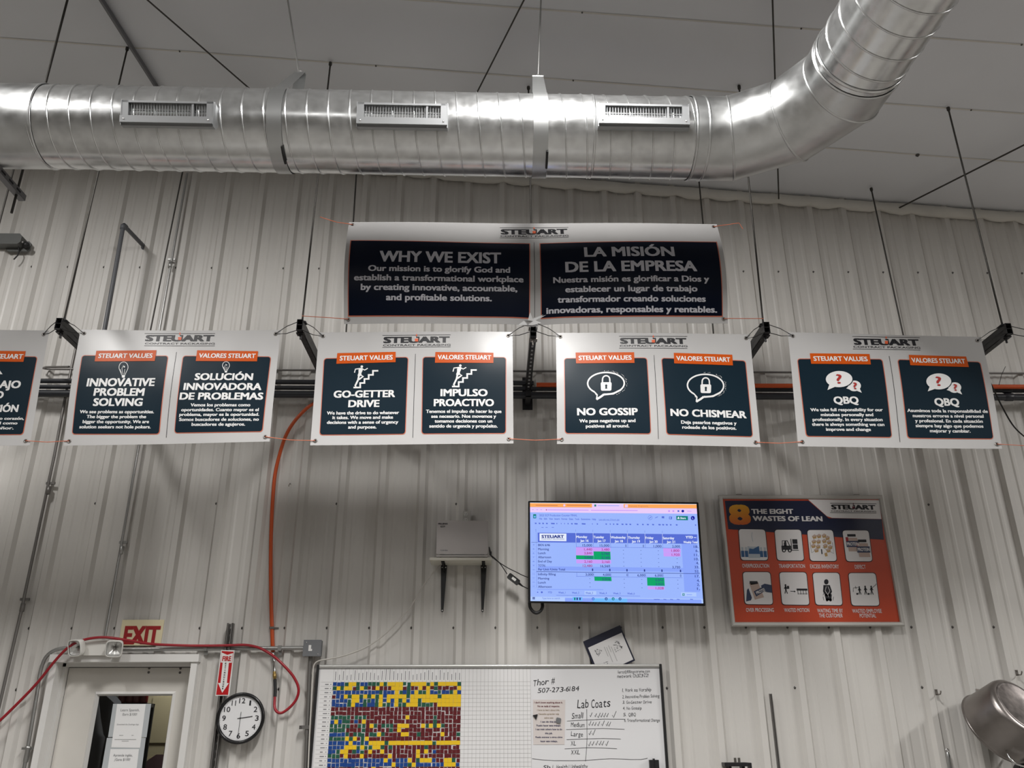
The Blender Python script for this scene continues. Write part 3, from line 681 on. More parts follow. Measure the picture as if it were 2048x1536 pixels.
def askbubbles(sh, mb, b, s, L):
    cx, cy, rx, ry, tx, ty = b; sx, sy, srx, sry, stx, sty = s
    sh.ell(mb, sx, sy, srx, sry, L, 0, 28); sh.poly(mb, [(sx+srx*0.15, sy+sry*0.80), (sx+srx*0.80, sy+sry*0.45), (stx, sty)], L+0.3)
    sh.poly(mb, [(sx-srx*0.9, sy+sry*0.1), (sx-srx*0.1, sy-sry*.2), (sx-srx*.2, sy+sry*.9), (sx-srx*1.25, sy+sry*.45)], L+0.2)
    sh.ell(mb, cx, cy, rx*1.07, ry*1.10, L+1, 1, 36); sh.ell(mb, cx, cy, rx, ry, L+2, 0, 36)
    sh.poly(mb, [(cx-rx*0.72, cy+ry*0.60), (cx-rx*0.25, cy+ry*0.92), (tx, ty)], L+2.3)
    sh.text(mb, '?', cx-5.6, cx+5.6, cy-0.2, 18, L+3, 2, 0.012); sh.text(mb, '?', sx-2.6, sx+5.0, sy, 12.5, L+3, 2, 0.012)

VAL = [  # five banners of values: corners TL TR BR BL, panels, tags, lettering
 dict(name='trabajo', lab='white and navy values banner ending in TRABAJO, cut off at the edge of the view',
      q=[(-352, 656), (99, 661), (58, 890), (-372, 893)],
      panels=[[(-340, 712), (-146, 713), (-170, 869), (-358, 870)], [(-112, 713), (75, 714.8), (43.8, 867.6), (-136, 869)]],
      tags=[None, ([(-86, 702), (52.9, 703.5), (48.3, 724.8), (-92, 724)], 'VALORES STEUART', -78, 47.8, 714, 9.2, 0.6)],
      lines=[('TRABAJO', -58, 42.5, 769.4, 14.6), ('COMO', -62, 8, 790, 14), ('ADORACIÓN', -86, 36.6, 816.6, 14)],
      body=[('Trabajamos con nuestro corazón,', -108, 47.8, 836.4, 5.4), ('y con integridad como', -82, 34.6, 845.6, 5.2), ('para el Señor.', -60, 26.8, 855.4, 5.4)],
      icon=('hands',), div=((-130, 704), (-152, 876)), logo=(-215, -78, 668, 681, 684, 688, 665, 691, 0)),
 dict(name='innovative', lab='white and navy values banner with light bulbs reading INNOVATIVE PROBLEM SOLVING',
      q=[(161, 659), (561.6, 660), (540, 884), (127, 891)],
      panels=[[(166.8, 713), (336.4, 713), (318.1, 867.6), (145.3, 868)], [(367.5, 713), (541.6, 714.8), (525.2, 863.9), (350.1, 865.7)]],
      tags=[([(194.2, 703), (313.6, 701), (310.8, 723.4), (191.4, 724.8)], 'STEUART VALUES', 199, 306.3, 713, 9.2, -1), ([(394.8, 701.1), (517, 703.3), (514.8, 723.9), (392.6, 723.3)], 'VALORES STEUART', 398.8, 512, 712.6, 9, 1)],
      lines=[('INNOVATIVE', 176.8, 311.8, 766.7, 16, -1), ('PROBLEM', 190.5, 291.2, 786.2, 15), ('SOLVING', 189, 287.5, 806.2, 15), ('SOLUCIÓN', 391.2, 507.3, 755.2, 13.8), ('INNOVADORA', 369.3, 524.6, 775.1, 14), ('DE PROBLEMAS', 361.4, 527.9, 794.3, 14)],
      body=[('We see problems as opportunities.', 161.7, 310, 825, 6), ('The bigger the problem the', 175, 293.9, 834.6, 6), ('bigger the opportunity. We are', 166.8, 299.4, 844.3, 6), ('solution seekers not hole pokers.', 160, 302.6, 854.4, 6),
            ('Vemos los problemas como', 383, 502.4, 811.7, 6), ('oportunidades. Cuanto mayor es el', 364.2, 519.1, 821.2, 6), ('problema, mayor es la oportunidad.', 360.2, 520, 830.5, 6), ('Somos buscadores de soluciones, no', 359.6, 519.3, 840.2, 6), ('buscadores de agujeros.', 384.2, 491.8, 849.8, 6)],
      icon=('bulb', (249, 742, 18, 33), (453, 736, 14, 23)), div=((353.4, 704.4), (332.5, 875.2)), logo=(290.4, 427.6, 669.2, 682, 685.2, 688.7, 666, 691.6, 0)),
 dict(name='drive', lab='white and navy values banner with running figures reading GO-GETTER DRIVE',
      q=[(638, 664.5), (1025, 665), (1027, 887), (620, 890)],
      panels=[[(649.1, 717.9), (816.3, 717.5), (809.9, 867.7), (639.8, 868.8)], [(847, 717.5), (1011.3, 717.9), (1010.8, 866.5), (844.2, 867.4)]],
      tags=[([(675, 707.2), (792.1, 706), (791.8, 726.8), (673.1, 728.4)], 'STEUART VALUES', 680, 786.2, 717.4, 9.3, -0.6), ([(871.3, 707.2), (987, 708.6), (986.8, 729.2), (870.5, 728.9)], 'VALORES STEUART', 875.9, 982.5, 718.1, 9, 0.6)],
      lines=[('GO-GETTER', 667.4, 790.9, 788.8, 14), ('DRIVE', 696.8, 759.4, 807.8, 14), ('IMPULSO', 881.3, 975.3, 788, 14), ('PROACTIVO', 867.9, 988, 807.4, 14)],
      body=[('We have the drive to do whatever', 653.7, 798.5, 826, 6.2), ('it takes. We move and make', 664.8, 786.5, 835, 6.2), ('decisions with a sense of urgency', 653.7, 796.9, 844.5, 6.2), ('and purpose.', 696.1, 753.2, 854, 6.2),
            ('Tenemos el impulso de hacer lo que', 852.2, 1002.9, 824.3, 6.2), ('sea necesario. Nos movemos y', 862.7, 992.2, 833.9, 6.2), ('tomamos decisiones con un', 869.4, 984.7, 843.3, 6.2), ('sentido de urgencia y propósito.', 858.6, 995.2, 853, 6.2)],
      icon=('runner', (708, 732, 47.5, 44), (905, 732, 47, 44)), div=((831.5, 710.2), (825.6, 875.6)), logo=(767.2, 899.6, 675, 687.7, 690.4, 694.2, 671.7, 696.4, 0)),
 dict(name='gossip', lab='white and navy values banner with padlock speech bubbles reading NO GOSSIP',
      q=[(1112, 665), (1500, 668), (1521, 894), (1114, 888)],
      panels=[[(1128.9, 718.2), (1292.3, 718.4), (1299.9, 868.8), (1130.6, 866.8)], [(1322.9, 718.7), (1490.1, 722.1), (1504.3, 873.3), (1333, 869.7)]],
      tags=[([(1150.9, 706.3), (1267.4, 706.5), (1268.1, 728.4), (1151.8, 728.4)], 'STEUART VALUES', 1156.9, 1262.3, 717.6, 9.2, 0), ([(1346.6, 707.4), (1464.2, 709.9), (1465.4, 731.4), (1347.4, 728.9)], 'VALORES STEUART', 1351.6, 1460, 719.3, 9.2, 1.8)],
      lines=[('NO GOSSIP', 1153.5, 1274.2, 826, 14.2, 0.6), ('NO CHISMEAR', 1339.3, 1492.1, 829, 14.2, 3)],
      body=[('We pass negatives up and', 1158, 1269.8, 843.7, 6.3), ('positives all around.', 1170.9, 1257.6, 854, 6.3), ('Deja pasarlos negativos y', 1360.6, 1472.2, 847, 6.3, 1), ('rodeade de los positivos.', 1363, 1471.8, 856.8, 6.3, 1)],
      icon=('lock', (1211, 769.5, 36.4, 22), (1410, 772.9, 36.5, 22.6)), div=((1307.2, 711.9), (1316, 879.5)), logo=(1239.8, 1372.5, 676.7, 688.7, 691.3, 694.7, 673.3, 697.6, 0.3)),
 dict(name='qbq', lab='white and navy values banner with question mark speech bubbles reading QBQ',
      q=[(1574, 666), (1962, 673), (2006, 896.6), (1596, 893)],
      panels=[[(1593.4, 720.9), (1761.3, 721.4), (1783.3, 873.8), (1612.7, 872.4)], [(1793.7, 721.7), (1958, 725.6), (1987, 876.7), (1816.6, 875)]],
      tags=[([(1617.1, 709.5), (1736.4, 710.7), (1738.8, 731.8), (1619.8, 730.5)], 'STEUART VALUES', 1624.2, 1732, 720.6, 9.2, 0.6), ([(1815.3, 711.5), (1930.8, 714.3), (1935.6, 735.8), (1818, 732.6)], 'VALORES STEUART', 1820.4, 1928.2, 723.3, 9.2, 1.6)],
      lines=[('QBQ', 1665, 1714.7, 802.4, 14), ('QBQ', 1866.7, 1916.2, 805.4, 14.5, 0.6)],
      body=[('We take full responsibility for our', 1619.4, 1763.6, 821, 5.9), ('mistakes personally and', 1640, 1745, 830.6, 5.9), ('professionally. In every situation', 1623.8, 1764, 840.1, 5.9), ('there is always something we can', 1622.8, 1767.8, 849.6, 5.9), ('improve and change', 1651, 1741, 859.4, 5.9),
            ('Asumimos toda la responsabilidad de', 1812.7, 1973.9, 822.8, 5.9, 1.6), ('nuestros errores a nivel personal', 1824, 1966, 832.6, 5.9, 1), ('y profesional. En cada situación', 1829.2, 1964.7, 842.4, 5.9, 1), ('siempre hay algo que podemos', 1830.6, 1966.3, 852, 5.9, 1), ('mejorar y cambiar.', 1859.6, 1941, 861.7, 5.9, 0.6)],
      icon=('ask', ((1675.2, 761.3, 26.4, 16, 1652.3, 782.8), (1706, 774.5, 13, 10.5, 1720.9, 788)), ((1874.6, 765.1, 25, 16, 1852.6, 785), (1907, 777, 13, 10.5, 1922, 790.6))), div=((1776.3, 714.2), (1800.8, 883.4)), logo=(1705.6, 1837.7, 678.6, 691.6, 694, 698, 674.6, 700.6, 0.8)),
]
BY = -1.235
def banner_root(d, sh, nx, nz):
    q = d['q']; c = [sh.raw(*p) for p in q]; lo = min(p.z for p in c)
    b = thing('banner', d['lab'], 'banner', (sum(p.x for p in c)/4, BY, lo), d.get('group'))
    mb = MB(); sh.grid(mb, q, 0, nx, nz); sh.grid(mb, [q[1], q[0], q[3], q[2]], -0.8, nx, nz); mb.build('vinyl_sheet', 'vinyl', b)
    gro = []
    ins = d.get('ins', 0.030)
    for i, (sx, sz) in enumerate(((1, -1), (-1, -1), (-1, 1), (1, 1))):
        p = c[i] + Vector((sx*ins, 0, sz*ins)); p = sh.fin(p, 1.0); gro.append(p)
        mb = MB(); mb.lathe([(0, 0.013), (0.002, 0.013), (0.004, 0.010), (0.002, 0.0065)], p, (0, -1, 0), 16, 0); mb.disc(p+Vector((0, -0.0008, 0)), (0, -1, 0), 0.007, 12, 1)
        mb.build('grommet', ['zinc', 'dark'], b)
    return b, gro
GROM = []
for bi, d in enumerate(VAL):
    ph = bi*1.7
    cx0 = W((d['q'][0][0]+d['q'][1][0])/2, 660, BY).x
    def dfm(x, z, ph=ph, cx0=cx0):
        return 0.007*math.sin(3.1*(x-cx0)+ph) + 0.006*math.sin(5.5*(z-3.4)+ph*2.1+1.3*(x-cx0)) - 0.018*math.cos(math.pi*(z-3.78)/0.82)*math.cos((x-cx0)*1.6)
    sh = Sheet((0, BY, 0), (0, -1, 0), dfm); d['group'] = 'values banners'
    b, g = banner_root(d, sh, 28, 18); GROM.append(g)
    mb = MB(); lx = d['logo']; logo(sh, mb, *lx[:8], 1, lx[8]); 
    mb.build('logo', ['ink_black', 'ink_orange', 'label_white'], b)
    mb = MB(); sh.stroke(mb, d['div'], 1.0, 1); mb.build('divider_line', 'ink_black', b)
    for pi, q in enumerate(d['panels']):
        mb = MB(); cxx = sum(p[0] for p in q)/4; cyy = sum(p[1] for p in q)/4
        grow = [(p[0]+(1.5 if p[0] > cxx else -1.5), p[1]+(1.6 if p[1] > cyy else -1.4)) for p in q]
        sh.rgrid(mb, grow, 6, 1.0, 1); sh.rgrid(mb, q, 5, 1.8, 0)
        pn = mb.build('text_panel', ['navy', 'outline'], b)
        t = d['tags'][pi]
        if not t: continue
        mb = MB(); half = lambda x: (x < d['panels'][0][1][0]+8) if pi == 0 else (x > d['panels'][0][1][0]+8)
        for ln in d['lines']:
            if half(ln[1]): sh.text(mb, ln[0], ln[1], ln[2], ln[3], ln[4], 2.8, 0, 0.040, ln[5] if len(ln) > 5 else 0)
        for ln in d['body']:
            if half(ln[1]): sh.text(mb, ln[0], ln[1], ln[2], ln[3], ln[4]*1.04, 2.8, 0, 0.036, ln[5] if len(ln) > 5 else 0)
        mb.build('lettering', 'ink_white', pn)
        mb = MB(); ic = d['icon']
        if ic[0] == 'bulb': bulb(sh, mb, *ic[1+pi], 2.8)
        elif ic[0] == 'runner': runner(sh, mb, *ic[1+pi], 2.8)
        elif ic[0] == 'lock': lockbubble(sh, mb, *ic[1+pi], 2.8)
        elif ic[0] == 'ask': askbubbles(sh, mb, *ic[1+pi], 2.8)
        else:
            sh.poly(mb, [(-22, 749.4), (6.5, 749.4), (-1, 739), (-8, 732)], 2.8)
        mb.build('icon', ['ink_white', 'navy', 'ink_red'], pn)
        mb = MB(); sh.grid(mb, t[0], 3.6, 6, 2); tg = mb.build('title_tag', 'tag', b)
        mb = MB(); sh.text(mb, t[1], t[2], t[3], t[4], t[5], 4.6, 0, 0.03, t[6]); mb.build('lettering', 'ink_white', tg)
b = thing('banner', 'white banner beyond the last strut, hung past the QBQ banner just out of view', 'banner', (4.35, BY, 3.37), 'values banners')
mb = MB(); mb.add([(3.69, BY, 4.18), (5.01, BY, 4.175), (5.0, BY, 3.365), (3.68, BY, 3.37)], [(0, 3, 2, 1)]); mb.build('vinyl_sheet', 'vinyl', b)
for x0 in (3.75, 4.40):
    mb = MB(); mb.add([(x0, BY-0.002, 3.98), (x0+0.54, BY-0.002, 3.98), (x0+0.54, BY-0.002, 3.44), (x0, BY-0.002, 3.44)], [(0, 3, 2, 1)], 1); mb.add([(x0+0.006, BY-0.003, 3.974), (x0+0.534, BY-0.003, 3.974), (x0+0.534, BY-0.003, 3.446), (x0+0.006, BY-0.003, 3.446)], [(0, 3, 2, 1)], 0); mb.build('text_panel', ['navy', 'outline'], b)
    mb = MB(); mb.add([(x0+0.08, BY-0.0045, 4.02), (x0+0.46, BY-0.0045, 4.02), (x0+0.46, BY-0.0045, 3.945), (x0+0.08, BY-0.0045, 3.945)], [(0, 3, 2, 1)]); mb.build('title_tag', 'tag', b)
# mission banner above
def dfm_top(x, z):
    t = (z-4.24)/0.81; return -0.085*math.sin(math.pi*min(max(t, 0), 1))*(1-0.12*math.cos(x*2.4)) + 0.006*math.sin(4*x+1.0) + 0.02*(1-t)*math.exp(-((x-0.27)/0.12)**2)
sh = Sheet((0, -1.20, 0), (0, -1, 0), dfm_top)
BY = -1.20
d = dict(q=[(698, 444.5), (1434, 447.6), (1455.6, 647), (688, 648)], lab='wide white and dark navy mission banner reading WHY WE EXIST, hung just below the duct')
b, TG = banner_root(d, sh, 44, 22)
mb = MB(); logo(sh, mb, 1001.5, 1134.3, 460.5, 473, 475.2, 479, 457, 481.2); mb.build('logo', ['ink_black', 'ink_orange', 'label_white'], b)
mb = MB(); sh.stroke(mb, [(1067.6, 491), (1068.6, 560), (1069.4, 634)], 1.0, 1); mb.build('divider_line', 'ink_black', b)
for q, lines in (([(705.5, 492), (1058, 495), (1058, 635), (698.5, 634)], [('WHY WE EXIST', 762.3, 1002, 526.5, 22.5, 0.036), ('Our mission is to glorify God and', 740.2, 1020, 550.5, 11.2), ('establish a transformational workplace', 712.1, 1046.5, 568, 11.2), ('by creating innovative, accountable,', 724.8, 1034.3, 585.2, 11.2), ('and profitable solutions.', 774.2, 983.7, 603, 11.2)]),
                 ([(1080, 495), (1428.4, 493.7), (1442.5, 634.4), (1083.4, 635.5)], [('LA MISIÓN', 1166, 1343.6, 516.5, 20.5, 0.036), ('DE LA EMPRESA', 1128.7, 1387.4, 546.5, 20.5, 0.036), ('Nuestra misión es glorificar a Dios y', 1105, 1412.2, 570.7, 10.8), ('establecer un lugar de trabajo', 1129, 1389.7, 588.3, 10.8), ('transformador creando soluciones', 1114, 1407.3, 606, 10.8), ('innovadoras, responsables y rentables.', 1092.3, 1431.5, 624.2, 10.8)])):
    mb = MB(); cxx = sum(p[0] for p in q)/4; cyy = sum(p[1] for p in q)/4
    sh.grid(mb, [(p[0]+(1.8 if p[0] > cxx else -1.8), p[1]+(1.8 if p[1] > cyy else -1.6)) for p in q], 1.6, 22, 18, 1); sh.grid(mb, q, 3.0, 22, 18, 0)
    pn = mb.build('text_panel', ['navy_dark', 'outline'], b)
    mb = MB()
    for ln in lines: sh.text(mb, ln[0], ln[1], ln[2], ln[3], ln[4], 5.0, 0, ln[5] if len(ln) > 5 else 0.034)
    mb.build('lettering', 'ink_grey', pn)
# black tie wires from the banner corners round the struts
bn = ['trabajo', 'innovative problem solving', 'go-getter', 'no gossip', 'QBQ']
def wire(pts, r, mat, name, lab, cat, group):
    mb = MB(); mb.tube(pts, r, 6); return tag(mb.build(name, mat), lab, cat, group)
for k in range(5):
    x = ST[k]
    for side, bi, gi in ((-1, k, 1), (1, k+1, 0)):
        if bi > 4: g = Vector((3.72, -1.235, 4.15))
        else: g = GROM[bi][gi]
        a = Vector((x+side*0.021, -1.232, ZS1-0.01)); c = Vector((x+side*0.021, -1.232, ZS0+0.008)); s0 = Vector((0, -0.006, 0))
        m1 = (g+a)/2+Vector((0, -0.004, 0.012)); m2 = (g+c)/2+Vector((0, -0.004, -0.012))
        lab = 'black tie wire from a %s corner of the %s banner to the strut' % (('top', bn[bi]) if bi < 5 else ('hidden', 'next'))
        lab = ('black tie wire between the %s banner and the strut %s' % (bn[bi], ('beside its last panel' if side < 0 else 'beside its first panel'))) if bi < 5 else 'black tie wire beyond the last strut, leaving the view'
        wire([a-Vector((side*0.03, 0.012, -0.01)), a+s0, m1, g+s0*0.7, m2, c+s0, c-Vector((side*0.03, 0.012, 0.006))], 0.0026, 'wire', 'tie_wire', lab, 'wire', 'tie wires at the banner corners')
# orange strings between the lower corners
for k in range(4):
    a, c = GROM[k][2], GROM[k+1][3]; o = Vector((0, -0.004, 0))
    pts = [a+o, a*0.7+c*0.3+o+Vector((0, 0, -0.006)), (a+c)/2+o+Vector((0, 0, -0.009)), a*0.3+c*0.7+o+Vector((0, 0, -0.006)), c+o]
    wire(pts, 0.0022, 'string', 'orange_string', 'thin orange string tying the lower corners of the %s and %s banners' % (bn[k], bn[k+1]), 'string', 'orange banner strings')
g = GROM[4][2]; wire([g+Vector((0, -0.004, 0)), g+Vector((0.5, 0, -0.03))], 0.002, 'string', 'orange_string', 'thin orange string running off beyond the QBQ banner', 'string', 'orange banner strings')
o = Vector((0, -0.005, 0))
wire([TG[3]+o, Vector((ST[1], -1.22, ZS1+0.045))], 0.0024, 'string', 'orange_string', 'orange string from the mission banner lower corner to the go-getter strut', 'string', 'orange banner strings')
wire([TG[2]+o, Vector((ST[3], -1.22, ZS1+0.045))], 0.0024, 'string', 'orange_string', 'orange string from the mission banner lower corner to the QBQ strut', 'string', 'orange banner strings')
a = W(640, 434, -1.2); wire([TG[0]+o, (TG[0]+a)/2+Vector((0, 0, -0.01)), a], 0.0024, 'string', 'orange_string', 'loose orange string at the upper corner of the mission banner above WHY WE EXIST', 'string', 'orange banner strings')
a = W(1478, 446, -1.2); wire([TG[1]+o, a, W(1486, 458, -1.2)], 0.0024, 'string', 'orange_string', 'loose orange string at the upper corner of the mission banner above LA MISION', 'string', 'orange banner strings')
# pale flakes added for the glare on the crinkled vinyl at the middle rod
mb = MB(); c = W(1066, 642, -1.29); rnd = random.Random(2)
fan = [(-0.10, -0.022), (-0.06, 0.012), (-0.035, -0.01), (-0.02, 0.055), (0.0, 0.02), (0.09, 0.05), (0.02, 0.005), (0.055, -0.02), (0.0, -0.03)]
mb.add([c] + [c+Vector((a, rnd.uniform(-0.03, 0.02), b2)) for a, b2 in fan], [(0, i, i % 9 + 1) for i in range(1, 10)])
mb.add([c+Vector((0, .012, 0))] + [c+Vector((a*.8, rnd.uniform(0.0, 0.03), b2*1.2)) for a, b2 in fan], [(0, i, i % 9 + 1) for i in range(1, 10)])
tag(mb.build('crumpled_film', 'clear_film'), 'scrap of shiny crumpled film on the mission banner above the middle strut', 'film')

# ---------------------------------------------------------------- wall conduits, vent pipe, camera
WY = -0.034      # plane of the rib crests, where things are mounted
def wall_tube(pix, y, r, mat, name, lab, cat, group=None, extra=None, seg=8):
    mb = MB(); mb.tube([W(px, py, y) for px, py in pix], r, seg)
    if extra: extra(mb)
    return tag(mb.build(name, mat), lab, cat, group)
def coupling(px, py, y, r):
    def f(mb):
        p = W(px, py, y); mb.lathe([(-0.03, r), (-0.028, r*1.5), (0.028, r*1.5), (0.03, r)], p, (0, 0, 1), 10); mb.box((p.x-r*3, y+0.002, p.z+0.05), (p.x+r*3, y+0.016, p.z+0.068))
    return f
def vert(px, py, y, z0, z1): x = W(px, py, y).x; return [(x, y, z0), (x, y, z1)]
a, b2 = W(374, 349, -0.046), W(212, 1262, -0.046)
x = (a.x+b2.x)/2; mb = MB(); mb.tube([(a.x, -0.046, 6.3), (x, -0.046, 4.5), (b2.x, -0.046, W(200, 1272, -0.046).z)], 0.010, 8); coupling(340.6, 530, -0.046, 0.010)(mb); coupling(243, 1100, -0.046, 0.010)(mb)
tag(mb.build('conduit', 'emt'), 'thin steel conduit running down the wall to the emergency light over the door', 'conduit', 'wall conduits')
a, b2 = W(131, 793, -0.046), W(-8, 1440, -0.046); mb = MB(); mb.tube([(a.x, -0.046, 4.6), (a.x, -0.046, 4.15), W(109, 910, -0.046), W(42, 1224, -0.046), b2], 0.011, 8)
for c in ((97, 981), (45, 1215)): coupling(*c, -0.046, 0.011)(mb)
tag(mb.build('conduit', 'emt_dark'), 'weathered steel conduit running down the wall past the door at the edge of the view', 'conduit', 'wall conduits')
# candy cane vent pipe
pw = W(289, 494, 0.0); pt = ZP(246.9, 450, pw.z); r = 0.017; mb = MB(); yy = pt.y
pb = W(209.4, 658, yy); dirv = (Vector((pb.x, yy, pb.z))-Vector((pt.x, yy, pt.z))).normalized(); low = Vector((pt.x, yy, pt.z))+dirv*((pt.z-4.26)/-dirv.z)
R_ = 0.03
mb.tube([low, Vector(pt)+dirv*R_, Vector(pt)+dirv*R_*0.3+(pw-pt).normalized()*R_*0.3, Vector(pt)+(pw-pt).normalized()*R_, pw], r, 12)
mb.lathe([(-0.035, r*1.0), (-0.033, r*1.28), (0.006, r*1.28), (0.008, r)], Vector(pt)+dirv*0.035, dirv, 12); mb.lathe([(-0.035, r), (-0.033, r*1.28), (0.006, r*1.28), (0.008, r)], Vector(pt)+(pw-pt).normalized()*0.035, (pw-pt), 12)
mb.lathe([(0, r*1.7), (0.006, r*1.7), (0.008, r)], pw, (0, -1, 0), 14)
tag(mb.build('vent_pipe', 'pipe_grey'), 'dark grey pipe rising behind the innovative problem solving banner and elbowing into the wall', 'pipe')
# box with sensor at the edge of the view
a, c = W(4, 475, -0.06), W(48, 491, -0.06); s = thing('sensor_housing', 'grey rounded wall housing with a dark round sensor head, beside the vent pipe', 'sensor', (a.x, -0.06, c.z))
mb = MB(); mb.cbox((a.x-0.04, -0.12, c.z-0.02), (c.x, -0.03, a.z+0.004), 0.022); mb.cbox((a.x+0.05, -0.05, c.z-0.05), (c.x+0.05, -0.031, a.z-0.03), 0.02); mb.tube([(a.x-0.6, -0.06, (a.z+c.z)/2), (a.x-0.03, -0.06, (a.z+c.z)/2)], 0.016, 10); mb.build('housing', 'cam_grey', s)
p = W(53, 490, -0.09); mb = MB(); mb.lathe([(-0.05, 0.024), (0.012, 0.024), (0.018, 0.016), (0.019, 0)], p, (0.6, -0.7, -0.3), 14); mb.build('sensor_head', 'black', s)
mb = MB(); mb.lathe([(0, 0.009), (0.004, 0.007), (0.005, 0)], W(45, 484, -0.121), (0, -1, 0), 10); mb.build('screw', 'chrome', s)
mb = MB(); mb.tube([W(37, 494, -0.08), W(38.5, 502, -0.08), W(35, 511, -0.08), W(27.5, 519, -0.08)], 0.006, 6); mb.build('lead', 'wire', s)

# ---------------------------------------------------------------- orange air line and red hose
hp = [W(760, 803, -0.13), W(700, 799, -0.13), W(655, 799, -0.11), W(627.3, 807, -0.09), W(606.3, 823.3, -0.07), W(584.4, 848.8, -0.055), W(569.8, 876, -0.045), W(558.9, 910, -0.035), W(550, 950, -0.025)] + [W(x, y, -0.02) for x, y in ((545.5, 1000), (542.5, 1060), (541.5, 1120), (542, 1190), (544, 1256), (546, 1304))]
def smooth(pts, n=6):
    pts = [Vector(p) for p in pts]; out = []
    for i in range(len(pts)-1):
        p0 = pts[max(i-1, 0)]; p1 = pts[i]; p2 = pts[i+1]; p3 = pts[min(i+2, len(pts)-1)]
        for k in range(n):
            t = k/n; out.append(0.5*((2*p1)+(p2-p0)*t+(2*p0-5*p1+4*p2-p3)*t*t+(3*p1-p0-3*p2+p3)*t*t*t))
    return out+[pts[-1]]
s = thing('orange_air_line', 'orange tube curving from the pipes down the wall to a brass coupling beside the clock', 'pipe', W(546, 1340, -0.056))
mb = MB(); mb.tube(smooth(hp), 0.0135, 12); mb.build('tube', 'orange', s)
mb = MB(); p = W(544, 1256, -0.02); mb.box((p.x-0.017, -0.036, p.z-0.008), (p.x+0.017, -0.002, p.z+0.008)); mb.box((p.x+0.017, -0.010, p.z-0.006), (p.x+0.045, -0.002, p.z+0.006)); mb.build('pipe_clip', 'chrome', s)
mb = MB(); a, c = W(546, 1304, -0.02), W(548.5, 1343, -0.026); mb.lathe([(0, 0.010), (0.01, 0.013), (0.03, 0.013), (0.035, 0.009), (0.05, 0.012), (0.075, 0.012), (0.08, 0.010), ((c-a).length, 0.011)], a, c-a, 12); mb.build('quick_coupler', 'chrome', s)
mb = MB(); a, c = W(548.5, 1343, -0.026), W(549.5, 1358, -0.03); mb.lathe([(0, 0.0), (0, 0.011), (0.012, 0.011), (0.016, 0.014), (0.034, 0.014), ((c-a).length, 0.010)], a, c-a, 8, 0, False); mb.build('brass_fitting', 'brass', s)
hose = [(-30, 1466, -0.10), (0, 1441, -0.10), (41, 1401, -0.10), (76, 1364, -0.11), (115, 1316, -0.14), (142, 1291, -0.15), (168.7, 1279.5, -0.15), (205.8, 1274.5, -0.15), (247, 1279.2, -0.14), (298, 1287.5, -0.11), (349.8, 1290.5, -0.085), (412.3, 1291.5, -0.08), (463.7, 1290.5, -0.085), (490.5, 1290, -0.08), (511, 1293.5, -0.075), (527.5, 1300, -0.08), (548, 1313, -0.10), (568.7, 1332, -0.10), (587.2, 1353.7, -0.09), (597, 1376.4, -0.085), (593.4, 1397, -0.08), (581, 1413.4, -0.078), (564.6, 1425.3, -0.075), (554.3, 1423.7, -0.07), (549.3, 1413.4, -0.055), (550, 1392.8, -0.04)]
s = thing('red_hose', 'long red rubber air hose draped over the door light, looping down beside the clock', 'hose', W(560, 1428, -0.07))
mb = MB(); mb.tube(smooth([W(*h) for h in hose]), 0.0095, 10); mb.build('hose', 'red_hose', s)
mb = MB(); mb.tube([W(550, 1393.5, -0.04), W(550.6, 1380, -0.036), W(549.8, 1359, -0.03)], 0.0115, 10); mb.build('black_end', 'black', s)['label'] = 'black end sleeve'

# ---------------------------------------------------------------- door with its window
JF = -0.075
d = bpy.data.objects.new('door_1', None); COL.objects.link(d); d.location = ((DX0+DX1)/2, 0, 0); d['kind'] = 'structure'
mb = MB()
mb.box((DX0-0.035, JF, 0), (DX0+0.008, 0.12, DZ+0.03)); mb.box((DX1-0.008, JF, 0), (DX1+0.035, 0.12, DZ+0.03))
mb.box((DX0-0.045, JF-0.012, DZ-0.012), (DX1+0.045, 0.12, DZ+0.04))
mb.box((DX0+0.008, 0.02, 0), (DX0+0.03, 0.12, DZ-0.01)); mb.box((DX1-0.03, 0.02, 0), (DX1-0.008, 0.12, DZ-0.01)); mb.box((DX0, 0.02, DZ-0.035), (DX1, 0.12, DZ-0.010))
mb.build('door_frame', 'jamb', d)
LY = 0.07
gl_, gr_ = W(197.5, 1391.8, LY), W(343, 1391.8, LY); gx0 = (W(197.5, 1391.8, LY).x); gx1 = gr_.x; gz1 = gl_.z; gz0 = gz1-0.95
mb = MB(); lx0, lx1, lz = DX0+0.034, DX1-0.034, DZ-0.040
for lo, hi in (((lx0, LY-0.002, 0.01), (gx0-0.02, LY+0.042, lz)), ((gx1+0.02, LY-0.002, 0.01), (lx1, LY+0.042, lz)), ((gx0-0.02, LY-0.002, gz1+0.02), (gx1+0.02, LY+0.042, lz)), ((gx0-0.02, LY-0.002, 0.01), (gx1+0.02, LY+0.042, gz0-0.02))): mb.box(lo, hi)
mb.build('door_leaf', 'door', d)
mb = MB(); mb.box((DX0+0.029, LY+0.004, 0), (lx0, LY+0.03, lz+0.006)); mb.box((lx1, LY+0.004, 0), (DX1-0.029, LY+0.03, lz+0.006)); mb.box((lx0, LY+0.004, lz), (lx1, LY+0.03, lz+0.006)); mb.box((DX1+0.035, -0.02, 0), (DX1+0.040, -0.001, DZ-0.01)); mb.build('door_gap', 'gasket', d)
mb = MB(); e = 0.030
